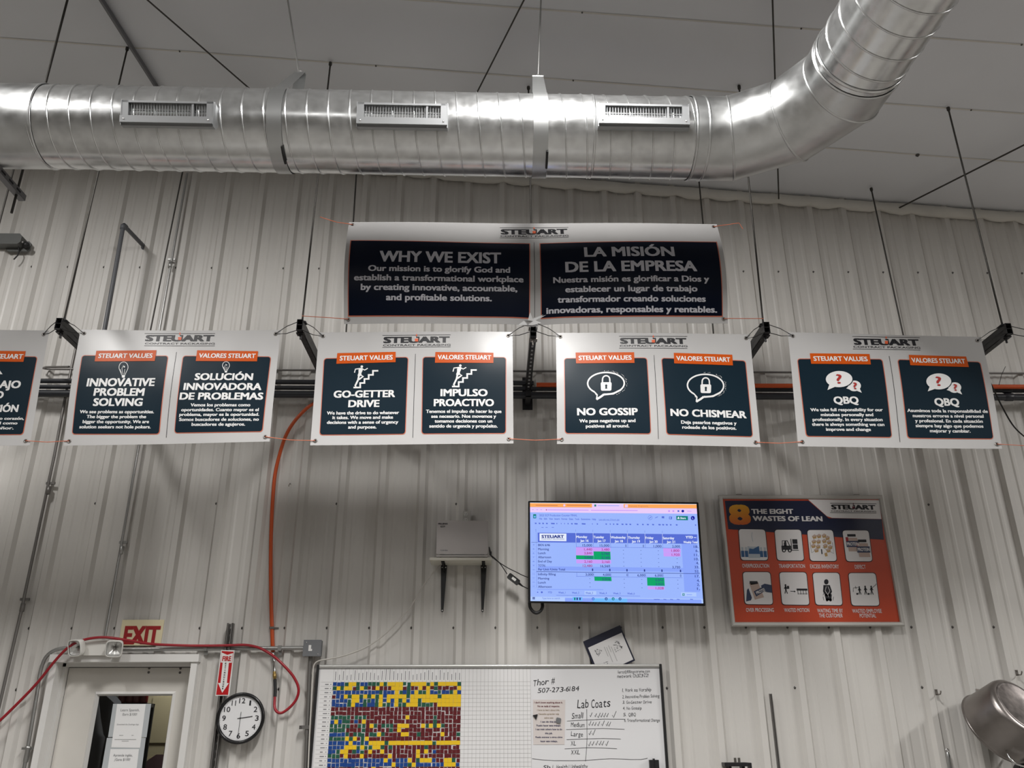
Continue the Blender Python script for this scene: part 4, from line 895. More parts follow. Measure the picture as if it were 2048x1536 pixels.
for sgn in (0,):
    o_ = [(gx0-e, gz1+e), (gx1+e, gz1+e), (gx1+e, gz0-e), (gx0-e, gz0-e)]; i_ = [(gx0, gz1), (gx1, gz1), (gx1, gz0), (gx0, gz0)]; m_ = [(gx0-0.012, gz1+0.012), (gx1+0.012, gz1+0.012), (gx1+0.012, gz0-0.012), (gx0-0.012, gz0-0.012)]
    vs = [(x, LY-0.001, z) for x, z in o_] + [(x, LY-0.016, z) for x, z in m_] + [(x, LY+0.012, z) for x, z in i_]
    mb.add(vs, [(r*4+k, r*4+(k+1) % 4, (r+1)*4+(k+1) % 4, (r+1)*4+k) for r in range(2) for k in range(4)])
wf = mb.build('window_frame', 'jamb', d)
mb = MB(); mb.box((gx0-0.003, LY+0.012, gz0-0.003), (gx1+0.003, LY+0.016, gz1+0.003)); mb.build('pane', 'glass', wf)
for px, py in ((298, 1340.5), (360.5, 1341)):
    mb = MB(); p = W(px, py, LY-0.002)
    for dz in (-0.014, 0.014): mb.lathe([(0, 0.009), (0.004, 0.008), (0.005, 0)], p+Vector((0, 0, dz)), (0, -1, 0), 10)
    mb.build('bolt', 'screw', d)
# the storeroom behind the glass
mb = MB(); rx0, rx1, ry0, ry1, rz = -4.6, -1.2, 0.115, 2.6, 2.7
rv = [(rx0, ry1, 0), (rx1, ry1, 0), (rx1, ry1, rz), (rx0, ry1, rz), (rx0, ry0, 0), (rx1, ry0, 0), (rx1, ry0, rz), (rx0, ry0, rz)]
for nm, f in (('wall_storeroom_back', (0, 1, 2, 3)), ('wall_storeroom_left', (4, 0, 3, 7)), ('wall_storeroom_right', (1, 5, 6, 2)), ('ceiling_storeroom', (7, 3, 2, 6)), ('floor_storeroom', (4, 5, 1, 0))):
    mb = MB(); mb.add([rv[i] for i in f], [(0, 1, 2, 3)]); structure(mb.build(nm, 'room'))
def zoompt(X, Y): return (X/4.86, 1220+Y/4.86)
a, c = W(*zoompt(1445, 800), 1.6), W(*zoompt(1600, 1290), 1.6)
mb = MB(); mb.box((a.x-0.08, 1.6, 0.0), (a.x+0.75, 1.64, 2.05)); 
for zz0, zz1 in ((c.z, 1.98), (0.2, c.z-0.12)):
    mb.box((a.x+0.05, 1.588, zz0), (a.x+0.30, 1.600, zz1)); mb.box((a.x+0.38, 1.588, zz0), (a.x+0.63, 1.600, zz1))
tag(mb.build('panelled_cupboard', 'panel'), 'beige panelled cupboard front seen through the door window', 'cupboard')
def hung_coat(x, y, z, w, h, mat, lab, seed):
    rnd = random.Random(seed); mb = MB(); n = 14; rings = []
    for j in range(10):
        v = j/9; ww = w*(0.55+0.45*min(1, v*3.5))*(1+0.10*v); dd = 0.10+0.05*min(1, v*3); rg = []
        for k in range(n):
            a = 2*math.pi*k/n; f = 1+0.10*math.sin(3*a+seed+v*4)+rnd.uniform(-0.03, 0.03); rg.append((x+ww/2*math.cos(a)*f, y+dd*math.sin(a)*f, z-h*v-(0.10*abs(math.cos(a)) if j < 3 else 0)))
        rings.append(rg)
    mb.add([p for r in rings for p in r], [(j*n+k, j*n+(k+1) % n, (j+1)*n+(k+1) % n, (j+1)*n+k) for j in range(9) for k in range(n)], 0, True)
    mb.add(rings[0], [tuple(range(n))], 0, True)
    mb.tube([(x, y, z-0.02), (x, y, z+0.05), (x+0.02, y, z+0.09), (x, y, z+0.11)], 0.004, 6)
    return tag(mb.build('hanging_jacket', mat), lab, 'jacket', 'jackets in the storeroom')
p = W(*zoompt(930, 1150), 0.55); hung_coat(p.x-0.10, 0.42, 2.02, 0.44, 1.1, 'jacket', 'dark jacket hanging behind the door window, at the hinge end of the glass', 1)
p = W(*zoompt(1010, 1100), 0.75); hung_coat(p.x-0.02, 0.78, 1.98, 0.40, 1.0, 'jacket', 'dark jacket hanging deeper in the storeroom beside the papers', 5)
p = W(*zoompt(1500, 1400), 1.38); hung_coat(p.x+0.08, 1.38, p.z+0.02, 0.52, 0.9, 'jacket_maroon', 'maroon garment below the cupboard panel in the door window', 3)
for k, X in enumerate((1180, 1255, 1325, 1395)):
    p = W(*zoompt(X, 905), 1.0); mb = MB(); mb.lathe([(0, 0), (0, 0.028), (0.010, 0.031), (0.11, 0.031), (0.125, 0.023), (0.13, 0.026), (0.15, 0.026), (0.152, 0)], (p.x, 1.0, p.z), (0, 0, 1), 18)
    tag(mb.build('jar', 'jar'), ['dark red jar nearest the jackets behind the door window', 'second dark red jar from the jackets behind the door window', 'third dark red jar from the jackets behind the door window', 'dark red jar nearest the beige cupboard behind the door window'][k], 'jar', 'red jars in the storeroom')
p0, p1 = W(*zoompt(1100, 908), 1.0), W(*zoompt(1430, 908), 1.0); mb = MB(); mb.box((p0.x-0.02, 0.95, p0.z-0.028), (p1.x+0.02, 1.12, p0.z)); mb.box((p0.x-0.02, 1.10, 0), (p0.x+0.02, 1.12, p0.z)); mb.box((p1.x-0.02, 1.10, 0), (p1.x+0.02, 1.12, p0.z)); tag(mb.build('storeroom_shelf', 'gasket'), 'dark shelf holding the red jars behind the door window', 'shelf')
def flyer(q0, q1, lines, lab):
    sh = Sheet((0, LY+0.0105, 0), (0, -1, 0)); s = thing('paper_flyer', lab, 'paper', (sh.raw(*zoompt(*q0[3])).x, LY, sh.raw(*zoompt(*q0[3])).z), 'papers on the door window')
    mb = MB(); sh.grid(mb, [zoompt(*q) for q in q0], 0.5); mb.build('plastic_sleeve', 'sleeve', s)
    mb = MB(); sh.grid(mb, [zoompt(*q) for q in q1], 1.5); pp = mb.build('sheet', 'paper_flyer', s)
    mb = MB()
    for t, X0, X1, Y, cap, b in lines:
        a, c = zoompt(X0, Y), zoompt(X1, Y)
        if t: sh.text(mb, t, a[0], c[0], a[1], cap/4.86, 2.5, 0, b)
        else: sh.stroke(mb, [a, c], 0.7, 2.5)
    mb.build('lettering', 'ink_line', pp)
flyer([(1100, 912), (1470, 912), (1425, 1238), (1050, 1235)], [(1140, 915), (1418, 915), (1362, 1340), (1082, 1335)],
      [('Learn Spanish,', 1175, 1358, 972, 24, 0.0), ('Earn $100!', 1195, 1333, 1014, 24, 0.0), ('Download the Duolingo App', 1140, 1350, 1112, 13, 0.0), (None, 1160, 1200, 1219, 0, 0), (None, 1280, 1300, 1219, 0, 0), (None, 1115, 1325, 1259, 0, 0), (None, 1185, 1253, 1274, 0, 0)],
      'white Learn Spanish flyer taped inside the door window')
flyer([(1040, 1243), (1418, 1243), (1345, 1800), (945, 1800)], [(1075, 1352), (1352, 1352), (1300, 1790), (1010, 1790)],
      [('Aprende inglés,', 1103, 1290, 1411, 24, 0.0), ('¡Gana $100!', 1115, 1267, 1453, 24, 0.0), ('Descarga la app', 1080, 1270, 1551, 13, 0)],
      'white Aprende ingles flyer taped inside the door window below the first')

# ---------------------------------------------------------------- exit sign, emergency light, fire sign, clock, conduit box
sh = Sheet((0, WY-0.004, 0), (0, -1, 0)); s = thing('exit_sign', 'cream EXIT sign with red letters on the wall above the door', 'sign', sh.raw(282, 1291))
q = [zoompt(*p) for p in ((1190, 95), (1597, 97), (1565, 345), (1165, 335))]
mb = MB(); a, c = sh.raw(*q[0]), sh.raw(*q[2]); mb.box((a.x, WY-0.003, c.z), (sh.raw(*q[1]).x, WY, a.z)); mb.build('board', 'exit_board', s)
mb = MB(); x0, x1 = zoompt(1202, 0)[0], zoompt(1556, 0)[0]
sh.text(mb, 'EXIT', x0+0.3, x1-0.8, zoompt(0, 244)[1], 176/4.86, 1, 0, 0.052); mb.build('lettering', 'exit_red', s)
s = thing('emergency_light', 'white twin-head emergency light on the wall above the door', 'lamp', W(195, 1310, -0.07))
a, c = W(171, 1280.5, -0.10), W(219, 1311, -0.10); mb = MB(); mb.cbox((a.x, -0.115, c.z), (c.x, -0.032, a.z), 0.008); mb.build('body', 'plastic_white', s)
for (px, py, tilt, lab) in ((155.3, 1294.5, -0.35, None), (229.6, 1296, 0.25, None)):
    p = W(px, py, -0.15); ax = Vector((tilt, -1, -0.35)).normalized(); mb = MB(); r = 0.057
    prof = [(-0.05, 0.020), (-0.045, 0.030), (-0.01, r), (0.030, r+0.004), (0.034, r), (0.030, r-0.004)]
    # squarish head: lathe with four-fold rounding
    u = ax.cross(Vector((0, 0, 1))).normalized(); w = u.cross(ax); n = 32
    def sq(a): return 1.0/((abs(math.cos(a))**5+abs(math.sin(a))**5)**0.2)
    vs = [p+ax*dd+(u*math.cos(2*math.pi*k/n)+w*math.sin(2*math.pi*k/n))*rr*sq(2*math.pi*k/n)*0.93 for dd, rr in prof for k in range(n)]
    mb.add(vs, [(i*n+k, i*n+(k+1) % n, (i+1)*n+(k+1) % n, (i+1)*n+k) for i in range(len(prof)-1) for k in range(n)], 0, True); mb.add(vs[:n], [tuple(range(n))])
    mb.tube([p-ax*0.04, p-ax*0.06+Vector((0.02 if px < 200 else -0.02, 0.03, -0.01)), Vector((p.x+(0.03 if px < 200 else -0.03), -0.09, p.z-0.01))], 0.014, 8)
    hd = mb.build('lamp_head', 'plastic_white', s)
    mb = MB(); prof = [(0.022, r-0.005), (0.008, r-0.014), (-0.010, 0.016), (-0.016, 0.008)]
    vs = [p+ax*dd+(u*math.cos(2*math.pi*k/n)+w*math.sin(2*math.pi*k/n))*rr*sq(2*math.pi*k/n)*0.93*(1+0.03*(k % 4 == 0)) for dd, rr in prof for k in range(n)]
    mb.add(vs, [(i*n+k, i*n+(k+1) % n, (i+1)*n+(k+1) % n, (i+1)*n+k) for i in range(len(prof)-1) for k in range(n)], 0, False); mb.build('reflector', 'reflector', hd)
    mb = MB(); mb.lathe([(-0.014, 0.0), (-0.014, 0.007), (0.010, 0.006), (0.014, 0)], p, ax, 10); mb.build('bulb', 'zinc', hd)
cpix = [(150, 1296), (138, 1296), (124, 1297), (110, 1300.5), (99, 1307), (90, 1317), (84, 1332), (79, 1352), (73, 1392), (62, 1456.6), (51.4, 1518), (46, 1548)]
mb = MB(); mb.tube(smooth([W(x, y, -0.052) for x, y in cpix], 4), 0.0125, 10); p = W(53.8, 1509, -0.052); mb.lathe([(-0.05, 0.0125), (-0.045, 0.017), (0.03, 0.017), (0.035, 0.022), (0.05, 0.022), (0.052, 0.0125)], p, (0, 0, 1), 10); mb.box((p.x-0.045, -0.05, p.z+0.03), (p.x+0.045, -0.034, p.z+0.045))
tag(mb.build('conduit', 'emt'), 'steel conduit bending from the emergency light down the wall beside the door', 'conduit', 'wall conduits')
mb = MB(); a, c = W(232, 1298.5, -0.05), W(609, 1296, -0.05); mb.tube([(a.x, -0.05, a.z), (c.x, -0.05, c.z)], 0.0145, 10)
for px in (412, 560): p = W(px, 1296.5, -0.05); mb.box((p.x-0.012, -0.068, p.z-0.018), (p.x+0.012, -0.034, p.z+0.018)); mb.box((p.x-0.012, -0.040, p.z-0.045), (p.x+0.012, -0.034, p.z-0.018))
tag(mb.build('conduit', 'emt'), 'horizontal steel conduit from the emergency light to the grey box by the whiteboard', 'conduit', 'wall conduits')
s = thing('junction_box', 'grey square junction box on the wall at the whiteboard top corner', 'box', W(624, 1312, -0.06))
a, c = W(608.5, 1280.5, -0.10), W(640, 1311.5, -0.10); mb = MB(); mb.box((a.x, -0.095, c.z), (c.x, -0.034, a.z)); mb.box((a.x-0.003, -0.101, c.z-0.003), (c.x+0.003, -0.095, a.z+0.003)); mb.build('body', 'box_grey', s)
mb = MB(); p = W(621, 1296, -0.102); mb.box((p.x-0.014, -0.1025, p.z-0.02), (p.x+0.004, -0.1015, p.z+0.02)); mb.box((p.x+0.004, -0.1025, p.z-0.02), (p.x+0.012, -0.1015, p.z-0.006)); mb.build('label', 'label_white', s)
for px, py in ((613, 1284.5), (636, 1308)): mb = MB(); mb.lathe([(0, 0.005), (0.002, 0.004), (0.003, 0)], W(px, py, -0.101), (0, -1, 0), 8); mb.build('screw', 'chrome', s)
mb = MB(); mb.tube([W(621.5, 1311, -0.055), W(619.5, 1330, -0.052), W(615.5, 1430, -0.052), W(611, 1548, -0.052)], 0.0145, 10); p = W(614, 1454.6, -0.052); mb.box((p.x-0.05, -0.070, p.z-0.012), (p.x+0.018, -0.034, p.z+0.012)); mb.lathe([(0, 0.010), (0.006, 0.008)], (p.x-0.04, -0.07, p.z), (0, -1, 0), 8)
tag(mb.build('conduit', 'emt_dark'), 'steel conduit dropping from the grey box along the whiteboard edge', 'conduit', 'wall conduits')
# perforated channel, fire sign, clock
a, c = W(462, 1247, -0.05), W(427, 1550, -0.05); x = (a.x+c.x)/2; hw = 0.021; mb = MB(); y0, y1 = -0.078, -0.034
mb.box((x-hw, y1-0.003, c.z), (x+hw, y1, a.z)); mb.box((x-hw, y0, c.z), (x-hw+0.003, y1, a.z)); mb.box((x+hw-0.003, y0, c.z), (x+hw, y1, a.z)); mb.box((x-hw, y0, c.z), (x-hw+0.011, y0+0.003, a.z)); mb.box((x+hw-0.011, y0, c.z), (x+hw, y0+0.003, a.z))
i = 0
while a.z-0.03-i*0.0508 > c.z: zz = a.z-0.03-i*0.0508; mb.cbox((x-0.007, y1-0.0045, zz-0.009), (x+0.007, y1-0.0035, zz+0.009), 0.004, 1); i += 1
tag(mb.build('wall_channel', ['emt_dark', 'label_white']), 'vertical slotted metal channel on the wall behind the fire sign and clock', 'channel')
FY = -0.084
sh = Sheet((0, FY, 0), (0, -1, 0)); s = thing('fire_sign', 'red and white FIRE EXTINGUISHER sign with a down arrow, above the clock', 'sign', sh.raw(444, 1391))
def zc(X, Y): return (420+X/7.314, 1290+Y/7.314)
q = [zc(160, 75), zc(358, 85), zc(275, 742), zc(78, 742)]; a, c = sh.raw(*q[0]), sh.raw(*q[2]); xa, xb = sh.raw(*q[3]).x, sh.raw(*q[1]).x
mb = MB(); mb.box((min(xa, a.x), FY+0.0005, c.z), (max(xb, c.x), FY+0.003, a.z)); mb.build('board', 'label_white', s)
mb = MB(); sh.poly(mb, [zc(173, 88), zc(345, 97), zc(264, 729), zc(90, 729)], 0.6); mb.build('red_field', 'fire_red', s)
mb = MB(); sh.poly(mb, [zc(172, 110), zc(255, 145), zc(338, 118), zc(320, 260), zc(277, 260), zc(248, 556), zc(277, 558), zc(180, 700), zc(118, 556), zc(155, 556), zc(188, 258), zc(158, 256)], 1.6)
mb.build('arrow', 'label_white', s)
mb = MB(); sh.text(mb, 'FIRE', *[zc(x, 0)[0] for x in (183, 312)], zc(0, 200)[1], 72/7.314, 2.4, 0, 0.045); 
for k, ch in enumerate('EXTINGUISHER'): X = 232-k*3.9; Y = 271+k*33.4; sh.text(mb, ch, zc(X-(4 if ch == 'I' else 11), 0)[0], zc(X+(4 if ch == 'I' else 11), 0)[0], zc(0, Y)[1], 22/7.314, 2.4, 1, 0.04)
mb.build('lettering', ['fire_red', 'ink_black'], s)
CY_ = -0.098; cc = W(480.7, 1436.2, CY_); s = thing('wall_clock', 'round wall clock with a black rim reading half past two, beside the whiteboard', 'clock', cc-Vector((0, 0, 0.17)))
R0 = 0.166; mb = MB(); mb.lathe([(0.055, R0-0.012), (0.0, R0), (-0.008, R0-0.002), (-0.014, R0-0.010), (-0.010, R0-0.020), (0.004, R0-0.024)], cc, (0, 1, 0), 64); mb.lathe([(0.055, R0-0.012), (0.056, 0)], cc, (0, 1, 0), 64); mb.build('rim', 'clock_rim', s)
mb = MB(); mb.disc(cc+Vector((0, 0.003, 0)), (0, -1, 0), R0-0.022, 64); fc = mb.build('face', 'clock_face', s)
class Flat(Sheet):
    def __init__(s, c, k): s.p0 = Vector(c); s.n = Vector((0, -1, 0)); s.d = None; s.k = k     # local millimetre-like units on a small plate
    def raw(s, px, py): return s.p0 + Vector((px*s.k, 0, -py*s.k))
fs_ = Flat(cc+Vector((0, 0.002, 0)), 0.001); mb = MB()
for h in range(1, 13):
    a = math.radians(90-h*30); rx = 112; cx, cy = rx*math.cos(a), -rx*math.sin(a); t = str(h); wd = 12 if len(t) == 1 else 21
    if t == '1': wd = 5.5
    if t == '11': wd = 14
    fs_.text(mb, t, cx-wd, cx+wd, cy, 33, 0.6, 0, 0.006)
for k in range(60):
    a = math.radians(k*6); r0, r1 = 134, (138 if k % 5 else 140); fs_.stroke(mb, [(r0*math.cos(a), r0*math.sin(a)), (r1*math.cos(a), r1*math.sin(a))], 0.8, 0.5)
mb.build('numerals', 'ink_black', fc)
for nm, ang, ln, wd, L, bk in (('hour_hand', 8, 82, 4.2, 2, 20), ('minute_hand', -91.5, 128, 2.8, 3.2, 40)):
    a = math.radians(ang); mb = MB(); fs_.stroke(mb, [(-bk*math.cos(a), bk*math.sin(a)), (ln*math.cos(a), -ln*math.sin(a))], wd, L); mb.build(nm, 'ink_black', s)
mb = MB(); fs_.ell(mb, 0, 0, 4.5, 4.5, 4, 0, 16); mb.build('hub', 'ink_black', s)

# ---------------------------------------------------------------- whiteboard with chart and magnets
BYD = -0.062
sh = Sheet((0, BYD, 0), (0, -1, 0))
tl, tr = sh.raw(640, 1331), sh.raw(1320, 1329.5); ztop = (tl.z+tr.z)/2; bx0 = sh.raw(640, 1340).x-0.005; bx1 = sh.raw(1321, 1340).x+0.003; zbot = ztop-1.22
wb = thing('whiteboard', 'wide whiteboard on the wall with a magnet chart and handwriting', 'whiteboard', ((bx0+bx1)/2, BYD, zbot))
mb = MB(); mb.box((bx0, BYD, zbot), (bx1, BYD+0.012, ztop)); mb.build('panel', 'board', wb)
mb = MB(); mb.prism([(0, 0)]*0 or [(bx0, ztop-0.018), (bx1-0.012, ztop-0.018), (bx1-0.012, ztop+0.004), (bx0, ztop+0.004)], BYD-0.010, BYD+0.012); mb.tube([(bx0+0.002, BYD-0.006, ztop-0.006), (bx1-0.014, BYD-0.006, ztop-0.006)], 0.010, 8); mb.build('top_rail', 'alu', wb)
for xx, nm in ((bx0-0.018, 'side_rail'), (bx1-0.012, 'side_rail')):
    mb = MB(); mb.cbox((xx, BYD-0.014, zbot), (xx+0.018, BYD+0.013, ztop+0.005), 0.004); mb.build(nm, 'black', wb)
mb = MB(); mb.box((bx0, BYD-0.05, zbot-0.012), (bx1, BYD+0.026, zbot+0.006)); mb.build('tray', 'alu', wb)
COLS = 33; gx0 = sh.raw(666.4, 1364).x; gx1 = sh.raw(922.6, 1364).x; cw = (gx1-gx0)/COLS; gz0 = sh.raw(790, 1364).z; rh = (gz0-sh.raw(790, 1536).z)/20.25
hx0 = sh.raw(641, 1345).x; hxe = sh.raw(1061, 1364).x; hz = sh.raw(790, 1337).z
class World(Sheet):
    def raw(s, x, z): return Vector((x, s.p0.y, z))
    def poly(s, mb, pts, L, mi=0): mb.add([s.fin(s.raw(x, z), L) for x, z in pts], [tuple(range(len(pts)))], mi)
ws = World((0, BYD, 0), (0, -1, 0))
def wrect(mb, x0, z0, x1, z1, L, mi=0): ws.poly(mb, [(x0, z0), (x1, z0), (x1, z1), (x0, z1)], L, mi)
mb = MB(); NR = 34
wrect(mb, hx0, zbot+0.02, hxe, hz, 0.4, 0)
NC = int((hxe-gx0)/cw)
for i in range(NC+2):
    x = min(gx0+i*cw, hxe); t = 0.0016; wrect(mb, x-t/2, zbot+0.02, x+t/2, hz, 0.9, 1)
for j in range(NR):
    z = gz0-j*rh
    if z > zbot+0.02: wrect(mb, gx0-0.085, z-0.0008, hxe, z+0.0008, 0.9, 1)
rnd = random.Random(12)
for j in range(NR):
    z = gz0-(j+0.55)*rh
    if z > zbot+0.03: wrect(mb, gx0-0.055, z-0.003, gx0-0.055+rnd.uniform(0.018, 0.032), z+0.003, 0.9, 2); wrect(mb, gx0-0.018, z-0.003, gx0-0.012, z+0.003, 0.9, 2)
for i in range(COLS):
    x = gx0+(i+0.5)*cw; wrect(mb, x-0.0022, gz0+0.012, x+0.0022, gz0+0.012+rnd.uniform(0.03, 0.075), 0.9, 2)
mb.build('printed_chart', ['chart', 'ink_faint', 'ink_line'], wb)
ROWS = ['BBBGYYGBBGGGYGYYYYGGYYYYGYGYYYYYG', 'GYGYYRGYGRRYRRRYYYRGRRYRYRGRRRRRY', 'BBBBBBBBBBBBGBBBYGBGBYGGYBBGBBGYB', 'RBBYGYYGYGYGYBYYYYYGYYYYYYYGYYYYY',
        'BBBBGYYBGGBGYBYBYGYBYYGYYYYYYYYYY', 'BBBBGYBBGBBGYGGBYGGYYYGGGGRYYYYYY', 'R'*33, 'R'*33, 'GGGGGRGGGRRRRRRRRRRYRRRRRRGRRRRRR', 'BYBGGRBRYRRRRRRRRRRRRRRRRRGRRRRRR',
        'GGGGGRRGGRYGRGGGRYYYRRRYGYGYGRRRR', 'GGGGRRRRGRRRRRRGRYRRRRRRRRRRRRRRR', 'BBBBGRGGGRGGYGRRRRYYRRGRRRRRYRRRG', 'GGGGYGYRGYRRRRRRRRRRRRRRRRRRRRRRR', 'BBBBBYBBGBYYYYGYYYYYYYYYYYGYYYYYY',
        'BBBBYYYGYGGYYGRGRRRRRRRRGRRRRRRRR', 'BBGYYRGBGRYRRYRRRRRRRRYRYRBRRRRRR', 'GGGRYRRRYRRRRRRYRRRRRRYRRRRRRRRRR', 'BBBBBBBBBBBBBBYBRBBBYRGYYYBRRYYGR', 'BBBBBBBBBBBBBBBBYBBBGYBBBBBBBYYYB', 'RRBRRRGRRRRYRRRRRRBRRRRRRRRRRRRRR']
ORD = ['zeroth', 'first', 'second', 'third', 'fourth', 'fifth', 'sixth', 'seventh', 'eighth', 'ninth', 'tenth', 'eleventh', 'twelfth', 'thirteenth', 'fourteenth', 'fifteenth', 'sixteenth', 'seventeenth', 'eighteenth', 'nineteenth', 'twentieth',
       'twenty-first', 'twenty-second', 'twenty-third', 'twenty-fourth', 'twenty-fifth', 'twenty-sixth', 'twenty-seventh', 'twenty-eighth', 'twenty-ninth', 'thirtieth', 'thirty-first', 'thirty-second', 'thirty-third']
CNAME = dict(Y='yellow', B='blue', G='green', R='maroon')
rnd = random.Random(77); rest = MB(); count = 0; magmesh = {}
order = [(j, i) for j in range(9) for i in range(COLS)] + [(j, i) for j in range(9, len(ROWS)) for i in range(COLS)]
for j, i in order:
    ch = ROWS[j][i]; full = ch == 'Y'
    w_ = cw*(rnd.uniform(0.955, 0.985) if full else rnd.uniform(0.76, 0.97)); h_ = rh*(rnd.uniform(0.95, 0.985) if full else rnd.uniform(0.76, 0.97))
    cx = gx0+(i+0.5)*cw + rnd.uniform(-1, 1)*(cw-w_)*0.5; cz = gz0-(j+0.5)*rh + rnd.uniform(-1, 1)*(rh-h_)*0.5; rot = 0.0 if full else rnd.uniform(-0.035, 0.035)
    tgt = MB() if count < 297 else rest
    T = Matrix.Translation((cx, BYD-0.0015, cz)) @ Matrix.Rotation(rot, 4, 'Y')
    tgt.box((-w_/2, -0.0016, -h_/2), (w_/2, 0.0004, h_/2), 'YBGR'.index(ch) if tgt is rest else 0, T)
    if tgt is not rest:
        tag(tgt.build('square_magnet', 'mag_'+ch), '%s square magnet on the whiteboard chart, %s row from the top, %s along the row' % (CNAME[ch], ORD[j+1], ORD[i+1]), 'magnet', 'square magnets on the chart')
    count += 1
tag(rest.build('square_magnets', ['mag_Y', 'mag_B', 'mag_G', 'mag_R']), 'coloured square magnets filling the lower rows of the whiteboard chart', 'magnet', None, 'stuff')
# handwriting
def zw(X, Y): return (1040+X/6.606, 1310+Y/6.606)
def hand(mb, t, X0, X1, Y, cap, dY=0.0, bold=0.0, seed=1):
    rnd = random.Random(seed); n = len(t); wid = dict(zip('iIl1.,\'-<|!', [0.45]*11)); ws_ = [0.55 if c == ' ' else wid.get(c, 1.25 if c in 'mMwW' else 1.0) for c in t]; tot = sum(ws_); x = X0
    for c, w in zip(t, ws_):
        dx = (X1-X0)*w/tot
        if c != ' ':
            f = (x+dx/2-X0)/(X1-X0)-0.5; y = Y+f*dY+rnd.uniform(-0.05, 0.05)*cap; k = 1.0 if (c.isupper() or c.isdigit() or c in 'bdfhklt#!') else 1.0
            vs, fs = glyphs(c, 0.0); ya, yb = min(v[1] for v in vs), max(v[1] for v in vs); xa, xb = min(v[0] for v in vs), max(v[0] for v in vs)
            o = sh.raw(*zw(x+dx*0.08, y+cap/2)); xr = sh.raw(*zw(x+dx*0.92, y+cap/2)); sx = (xr-o).length/max(xb-xa, 0.05); szz = (sh.raw(*zw(x, y-cap/2))-sh.raw(*zw(x, y+cap/2))).length/0.69
            if xb-xa < 0.2: sx = szz*0.9
            r = rnd.uniform(-0.10, 0.10); slant = 0.14
            mb.add([sh.fin(o+Vector((((vx-xa)+slant*vy)*sx + r*vy*0, 0, (vy+r*(vx-xa)*0.5)*szz)), 1.0) for vx, vy in vs], fs, 0)
        x += dx
mb = MB(); B_ = -0.006
hand(mb, 'Thor #', 168, 462, 352, 82, -46, 0.0, 2); hand(mb, '507-273-6184', 228, 782, 455, 64, -34, 0.0, 3); hand(mb, 'Lab Coats', 752, 1195, 640, 112, -20, B_, 4)
hand(mb, 'Small', 680, 838, 800, 76, -14, B_, 5); hand(mb, 'Medium', 668, 855, 922, 60, 10, B_, 6); hand(mb, 'Large', 670, 832, 1045, 62, 14, B_, 7); hand(mb, 'XL', 668, 742, 1168, 58, 0, B_, 8); hand(mb, 'XXL', 670, 795, 1285, 58, 0, B_, 9)
hand(mb, 'Health | Unhealthy', 480, 895, 1472, 52, -12, B_, 10); hand(mb, 'Sh |', 300, 450, 1480, 50, 0, B_, 20)
for t, X0, X1, Y, cap, dY, sd in (('1. Work as Worship', 1350, 1735, 460, 46, -10, 11), ('2. Innovative Problem Solving', 1350, 1842, 546, 42, -14, 12), ('3. Go-Getter Drive', 1352, 1740, 622, 40, -8, 13), ('4. No Gossip', 1356, 1608, 702, 40, -6, 14), ('5. QBQ', 1360, 1532, 784, 44, 0, 15), ('6. Transformational Change', 1375, 1848, 862, 40, -4, 16), ('leroy@fillingxtreme.com', 1292, 1718, 218, 38, -10, 17), ('network Ch3Z3<Z2!', 1282, 1700, 275, 44, -14, 18)): hand(mb, t, X0, X1, Y, cap, dY, 0.006, sd)
def zs(pts, w): sh.stroke(mb, [zw(*p) for p in pts], w, 1.2)
zs([(882, 715), (884, 900), (886, 1110), (878, 1250), (865, 1405)], 0.8)
for l in ([(620, 873), (880, 858), (1100, 846), (1390, 848)], [(610, 985), (880, 976), (1100, 970), (1380, 982)], [(615, 1118), (880, 1108), (1100, 1102), (1330, 1110)], [(590, 1240), (880, 1224), (1100, 1228), (1280, 1238)], [(160, 1370), (300, 1386), (450, 1395), (700, 1396), (860, 1393), (1030, 1380), (1200, 1370), (1330, 1374), (1450, 1380), (1600, 1380), (1660, 1370), (1685, 1362)]): zs(l, 0.8)
for X, Y, s_ in ((920, 795, 1.0), (985, 800, 0.8), (1022, 805, 1.15), (1062, 800, 1), (1100, 800, 1), (1138, 800, 0.9), (1220, 795, 1.5), (905, 910, 1), (945, 915, .8), (980, 918, .8), (1020, 915, 1), (1075, 910, 1.2), (1135, 915, 1), (1165, 920, 1), (908, 1035, 1), (950, 1030, 1.3), (900, 1180, 1.1), (945, 1175, 1), (995, 1170, 1), (1040, 1170, 1), (1075, 1172, 1), (1130, 1175, 1.1)):
    zs([(X, Y), (X+10*s_, Y+22*s_), (X+34*s_, Y-36*s_)], 0.9)
mb.build('handwriting', 'marker', wb)
